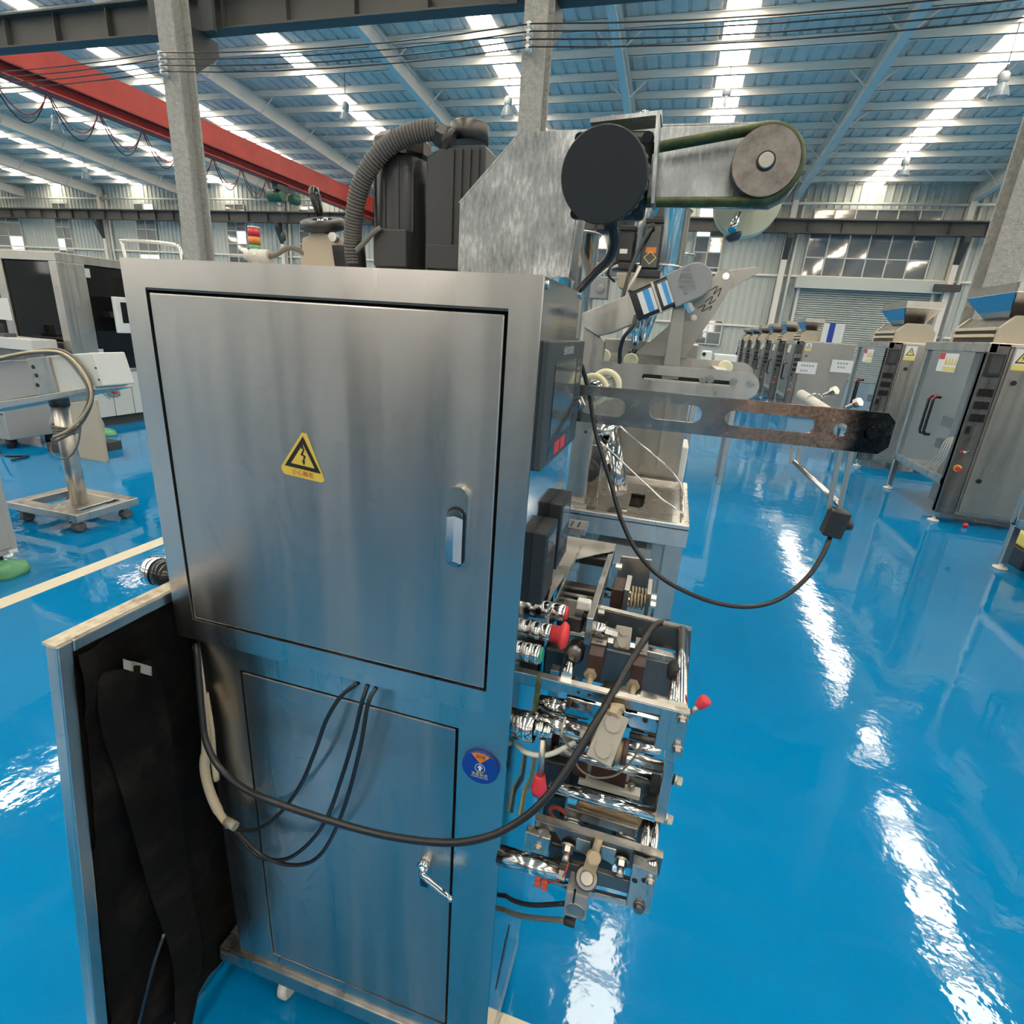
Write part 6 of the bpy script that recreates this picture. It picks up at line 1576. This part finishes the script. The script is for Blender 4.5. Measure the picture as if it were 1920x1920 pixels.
hp_ = bxa('operator_screen', XA + 0.20, XA + 0.25, q0.y, q0.y + 0.40, q1.z, q0.z, 'white_plastic', None, 0.01)
flat('screen', [Vector((XA + 0.2506, q0.y + a_, c_)) for a_, c_ in ((0.07, q1.z + 0.12), (0.36, q1.z + 0.12), (0.36, q0.z - 0.06), (0.07, q0.z - 0.06))], 'panel_black', hp_)
B().cyl((XA + 0.25, q0.y + 0.18, q1.z + 0.05), (XA + 0.27, q0.y + 0.18, q1.z + 0.05), 0.02, n=14).build('push_button', 'steel_dark', hp_)
B().box(XA - 0.05, XA + 0.20, q0.y + 0.12, q0.y + 0.18, q0.z - 0.25, q0.z - 0.18).build('screen_arm', 'steel_satin', hp_)
# tubular rail on the roof of the enclosure
q0, q1 = P(238, 476, Y=6.4), P(338, 470, Y=6.4)
zt_ = P(285, 452, Y=6.4).z
B().tube([(q0.x, 6.4, HA - 0.05), (q0.x - 0.05, 6.4, zt_ - 0.07), (q0.x + 0.0, 6.4, zt_), (q1.x - 0.15, 6.4, zt_ - 0.03), (q1.x, 6.4, zt_ - 0.10), (q1.x + 0.01, 6.4, HA - 0.05)], 0.025, 10).build('tube_rail', 'chrome_soft', ma_)
bxa('roof_extension', XA - 0.1, q1.x + 0.2, 6.0, 6.8, HA - 0.2, HA - 0.05, 'steel_satin')
bxa('roof_extension_leg', q1.x + 0.1, q1.x + 0.16, 6.7, 6.76, 0.0, HA - 0.2, 'steel_satin')
q = P(5, 580, Y=YA - 0.03)
bxa('notice_sheet', q.x - 0.25, q.x + 0.10, YA - 0.012, YA - 0.006, q.z - 0.12, q.z + 0.13, 'paper', None, 0.0)
# conveyor heads in front of the glass
cv = B().box(-8.6, -6.95, YA - 0.30, YA - 0.02, 0.80, 0.93).build('conveyor_bed', 'steel_worn', ma_, 0.01)
for x in (-8.3, -7.3): B().box(x, x + 0.06, YA - 0.25, YA - 0.19, 0.0, 0.80).build('conveyor_leg', 'steel_worn', ma_, 0.004)
B().box(-7.75, -7.05, YA - 0.33, YA - 0.05, 0.93, 1.06).build('conveyor_cover', 'sheet_white', ma_, 0.01)
B().box(-7.68, -7.60, YA - 0.30, YA - 0.22, 1.06, 1.20).build('sensor_post', 'steel_worn', ma_, 0.003)
B().box(-7.72, -7.46, YA - 0.32, YA - 0.20, 1.04, 1.10).build('sensor_mount', 'steel_worn', ma_, 0.003)

# --- wheeled stand with control box
st_ = empty('wheeled_stand', (-4.08, 2.73, 0), 'wheeled steel stand carrying a grey and white control box with looped cables', 'stand')
def bxs(name, x0, x1, y0, y1, z0, z1, m_, par=None, bev=0.004):
    return B().box(x0, x1, y0, y1, z0, z1).build(name, m_, par or st_, bev)
SX0, SX1, SY0, SY1, SZ = -4.40, -3.74, 2.50, 2.96, 0.145
bs = bxs('base_tube', SX0, SX1, SY0, SY0 + 0.09, SZ - 0.055, SZ, 'steel_satin')
bxs('base_tube', SX0, SX1, SY1 - 0.09, SY1, SZ - 0.055, SZ, 'steel_satin'); bxs('base_tube', SX0, SX0 + 0.09, SY0 + 0.09, SY1 - 0.09, SZ - 0.055, SZ, 'steel_satin'); bxs('base_tube', SX1 - 0.05, SX1, SY0 + 0.09, SY1 - 0.09, SZ - 0.055, SZ, 'steel_satin')
bxs('base_plate', -4.12, -3.86, SY0 + 0.09, SY1 - 0.09, SZ - 0.02, SZ - 0.005, 'steel_satin')
for x, y in ((SX0 + 0.10, SY0 + 0.05), (SX1 - 0.07, SY0 + 0.05), (SX1 - 0.05, SY1 - 0.08), (SX0 + 0.10, SY1 - 0.08)):
    cs_ = B().prism([(x - 0.02, y - 0.03, SZ - 0.055), (x - 0.02, y + 0.03, SZ - 0.055), (x - 0.02, y + 0.012, 0.035), (x - 0.02, y - 0.008, 0.035)], (0.04, 0, 0)).build('caster', 'steel_satin', st_)
    B().lathe((x - 0.028, y, 0.036), (1, 0, 0), [(0.022, 0), (0.036, 0.004), (0.036, 0.052), (0.022, 0.056)], 20).build('wheel', 'grey_rubber', cs_)
    B().prism([(x - 0.015, y - 0.05, 0.075), (x + 0.015, y - 0.05, 0.075), (x + 0.015, y - 0.02, 0.085), (x - 0.015, y - 0.02, 0.085)], (0, 0, 0.006)).build('brake_pedal', 'steel', cs_)
PX, PY = -3.975, 2.70
B().cyl((PX, PY, SZ - 0.01), (PX, PY, 0.86), 0.052, n=28).build('pole', 'steel_satin', st_)
B().cyl((PX, PY, 0.84), (PX, PY, 0.93), 0.058, n=20).build('pole_clamp', 'steel_dark', st_)
def stp(name, pts, y, d, m_, bev=0.004, par=None): return B().prism([P(a_, b_, Y=y) for a_, b_ in pts], (0, d, 0)).build(name, m_, par or st_, bev)
hd = stp('control_box', [(86, 668), (172, 661), (194, 724), (100, 738)], 2.62, 0.22, 'sheet_white', 0.008)
for x_, y_ in ((180, 690), (186, 712)):
    q = P(x_, y_, Y=2.619); B().cyl(q, q - EYV * 0.004, 0.006, n=10).build('box_screw', 'ink', hd)
stp('mount_channel', [(50, 672), (88, 668), (106, 736), (70, 742)], 2.60, 0.20, 'steel_satin')
for x_, y_ in ((62, 688), (68, 704), (70, 722)):
    q = P(x_, y_, Y=2.599); B().cyl(q, q - EYV * 0.002, 0.013, n=12).build('channel_hole', 'ink', st_)
stp('side_screen', [(-60, 680), (52, 674), (70, 741), (-40, 760)], 2.63, 0.16, 'sheet_grey', 0.006)
stp('support_shelf', [(-60, 762), (70, 742), (175, 724), (178, 732), (96, 750), (-60, 778)], 2.60, 0.26, 'steel_satin')
for k, pts in enumerate(([(-20, 676), (40, 662), (98, 658), (128, 668), (152, 692), (168, 722), (170, 752), (152, 784), (128, 806), (104, 818)], [(-20, 680), (40, 666), (98, 661), (124, 672), (148, 700), (164, 728), (164, 756), (146, 790), (120, 812), (98, 822)], [(-20, 672), (30, 664), (98, 654), (134, 666), (160, 696), (173, 724), (172, 756), (156, 790), (134, 812), (108, 826), (97, 824)])):
    B().tube([P(a_, b_, Y=2.58 + 0.012 * k) for a_, b_ in pts], 0.008, 7).build('looped_cable', 'cable_beige' if k == 0 else 'cable_grey', st_)
for k in range(3):
    B().ring((PX, PY, 0.655 + 0.022 * k), (0.12 * (k - 1), 0.1, 1), 0.068, 0.009, 24, 6).build('wrapped_cable', 'cable_grey', st_)
B().tube([P(98, 824, Y=2.64), P(96, 845, Y=2.63), P(108, 858, Y=2.62), P(128, 858, Y=2.62), P(144, 838, Y=2.62), P(150, 810, Y=2.62), P(150, 780, Y=2.62)], 0.006, 7).build('looped_cable', 'cable_grey', st_)
B().tube([P(176, 725, Y=2.7), P(190, 735, Y=2.8), P(206, 748, Y=2.9)], 0.005, 6).build('loose_wire', 'cable_white', st_)

# --- cabinet cut by the left edge, on a pad, and a plastic bag
cb_ = empty('floor_cabinet', (-4.05, 1.6, 0), 'blue-grey sheet metal cabinet cut off by the left edge of the view', 'cabinet')
B().box(-4.5, -3.66, 1.1, 2.086, 0.06, 0.95).build('cabinet_body', 'sheet_grey', cb_, 0.006)
B().box(-3.663, -3.655, 1.14, 2.05, 0.10, 0.91).build('side_panel', 'sheet_grey', cb_, 0.003)
B().box(-3.656, -3.653, 2.03, 2.075, 0.065, 0.085).build('corner_clip', 'paper', cb_)
for y in (1.2, 1.98):
    B().cyl((-3.72, y, 0.0), (-3.72, y, 0.06), 0.045, n=16).build('foot', 'black_rubber', cb_)
    B().cyl((-4.4, y, 0.0), (-4.4, y, 0.06), 0.045, n=16).build('foot', 'black_rubber', cb_)
def bag(name, c, sx, sy, sz, m_, label, seed):
    vs = []; n1, n2 = 14, 8
    for j in range(n2 + 1):
        t = math.pi / 2 * j / n2
        for i in range(n1):
            a_ = 2 * math.pi * i / n1
            k = 1 + 0.22 * mnoise.noise(Vector((math.cos(a_) * 1.7 + seed, math.sin(a_) * 1.7, t * 1.5)))
            vs.append((c[0] + sx * math.cos(a_) * math.cos(t) ** 0.6 * k, c[1] + sy * math.sin(a_) * math.cos(t) ** 0.6 * k, c[2] + sz * math.sin(t) * k))
    bb = B(); bb._a(vs, [(j * n1 + i, j * n1 + (i + 1) % n1, (j + 1) * n1 + (i + 1) % n1, (j + 1) * n1 + i) for j in range(n2) for i in range(n1)] + [tuple(range(n1 - 1, -1, -1))], True)
    return tag(bb.build(name, m_), label, 'bag')
q = P(18, 1078, Z=0.0)
bag('plastic_bag', (q.x, q.y, 0), 0.07, 0.10, 0.085, 'bag_green', 'crumpled green plastic bag under the cabinet at the left edge', 1.0)
q = P(196, 815, Z=0.0)
bag('plastic_bag', (q.x, q.y, 0), 0.16, 0.10, 0.08, 'bag_green', 'crumpled green plastic bag on the floor by the enclosed machine', 4.0)
# grey motor cabinet behind the stand
q = P(20, 826, Z=0.10)
gc = empty('motor_cabinet', (q.x, q.y, 0), 'grey motor cabinet on low feet beyond the wheeled stand', 'cabinet')
B().box(q.x - 0.8, P(45, 822, Z=0.1).x, q.y, q.y + 0.5, 0.10, 0.62).build('cabinet_body', 'sheet_grey', gc, 0.008)
B().box(q.x - 0.8, P(45, 822, Z=0.1).x - 0.02, q.y - 0.004, q.y, 0.36, 0.372).build('panel_seam', 'ink', gc)
for x in (q.x - 0.7, P(45, 822, Z=0.1).x - 0.1):
    for y in (q.y + 0.06, q.y + 0.44): B().cyl((x, y, 0), (x, y, 0.10), 0.04, n=14).build('foot', 'black_rubber', gc)
B().tube([(q.x - 0.1, q.y - 0.01, 0.3), (q.x + 0.05, q.y - 0.15, 0.02), (q.x + 0.25, q.y - 0.2, 0.012), (q.x + 0.40, q.y - 0.12, 0.012), (q.x + 0.45, q.y - 0.3, 0.012)], 0.010, 7).build('trailing_cable', 'cable_black', gc)
# drive unit on the floor between stand and enclosure
q = P(92, 846, Z=0.0)
du2 = empty('drive_unit', (q.x, q.y, 0), 'low grey drive unit on a dark base behind the stand pole', 'machine')
B().box(q.x - 0.02, q.x + 0.45, q.y, q.y + 0.45, 0.0, 0.09).build('base', 'bracket_dark', du2, 0.005)
B().cyl((q.x, q.y + 0.2, 0.26), (q.x + 0.38, q.y + 0.2, 0.26), 0.15, n=22).build('motor_body', 'sheet_grey', du2)
B().box(q.x, q.x + 0.38, q.y + 0.06, q.y + 0.34, 0.09, 0.16).build('motor_foot', 'sheet_grey', du2, 0.004)
B().bar((q.x + 0.1, q.y + 0.05, 0.12), (q.x + 0.32, q.y + 0.05, 0.50), 0.04, 0.03).build('lever_arm', 'steel_satin', du2)
B().prism([(q.x + 0.45, q.y - 0.05, 0.0), (q.x + 0.85, q.y - 0.05, 0.0), (q.x + 0.85, q.y - 0.05, 0.62), (q.x + 0.45, q.y - 0.05, 0.55)], (0, 0.03, 0)).build('guard_sheet', 'tan_block', du2, 0.003)
# --- signal light on a post behind the nearest machine
q = P(479, 475, Y=4.6); zt_ = P(477, 428, Y=4.6).z; zb_ = P(480, 474, Y=4.6).z
sl = empty('signal_light', (q.x, 4.6, 0), 'red, amber and green signal light on a post above the machine top', 'signal light')
hgt = (zt_ - zb_) / 3
for k, m_ in enumerate(('bag_green', 'orange', 'red_plastic')):
    B().cyl((q.x, 4.6, zb_ + hgt * k), (q.x, 4.6, zb_ + hgt * (k + 1) - 0.004), 0.052, n=24).build('lens', m_, sl)
B().cyl((q.x, 4.6, zt_), (q.x, 4.6, zt_ + 0.012), 0.052, n=24).build('cap', 'white_plastic', sl)
B().cyl((q.x, 4.6, 0.02), (q.x, 4.6, zb_), 0.02, n=12).build('post', 'steel_satin', sl)
B().cyl((q.x, 4.6, 0.0), (q.x, 4.6, 0.03), 0.16, n=20).build('base', 'steel_dark', sl)

# --- white bench device seen past the second film arm
wd_ = empty('bench_device', (0.9, 6.4, 0), 'white boxed device on a low bench beyond the second film arm', 'machine')
a_, b_ = P(1305, 690, Y=6.4), P(1400, 690, Y=6.4)
B().box(a_.x, b_.x, 6.4, 6.9, a_.z - 0.34, a_.z - 0.28).build('bench_top', 'steel_satin', wd_, 0.005)
for x in (a_.x + 0.02, b_.x - 0.07):
    for y in (6.42, 6.83): B().box(x, x + 0.05, y, y + 0.05, 0.0, a_.z - 0.34).build('bench_leg', 'steel_satin', wd_, 0.003)
B().box(a_.x, b_.x, 6.42, 6.85, a_.z - 0.28, a_.z).build('device_body', 'white_plastic', wd_, 0.02)
for x0, x1, yt in ((1312, 1331, 657), (1336, 1379, 663)):
    p0, p1 = P(x0, 690, Y=6.45), P(x1, 690, Y=6.45)
    B().box(p0.x, p1.x, 6.45, 6.7, a_.z, P(x0, yt, Y=6.45).z).build('device_head', 'white_plastic', wd_, 0.012)
q = P(1320, 664, Y=6.447); B().cyl(q, q - EYV * 0.01, 0.02, n=14).build('dial', 'ink', wd_)
B().box(a_.x + 0.05, b_.x - 0.05, 6.415, 6.42, a_.z - 0.06, a_.z - 0.045).build('front_seam', 'ink', wd_)
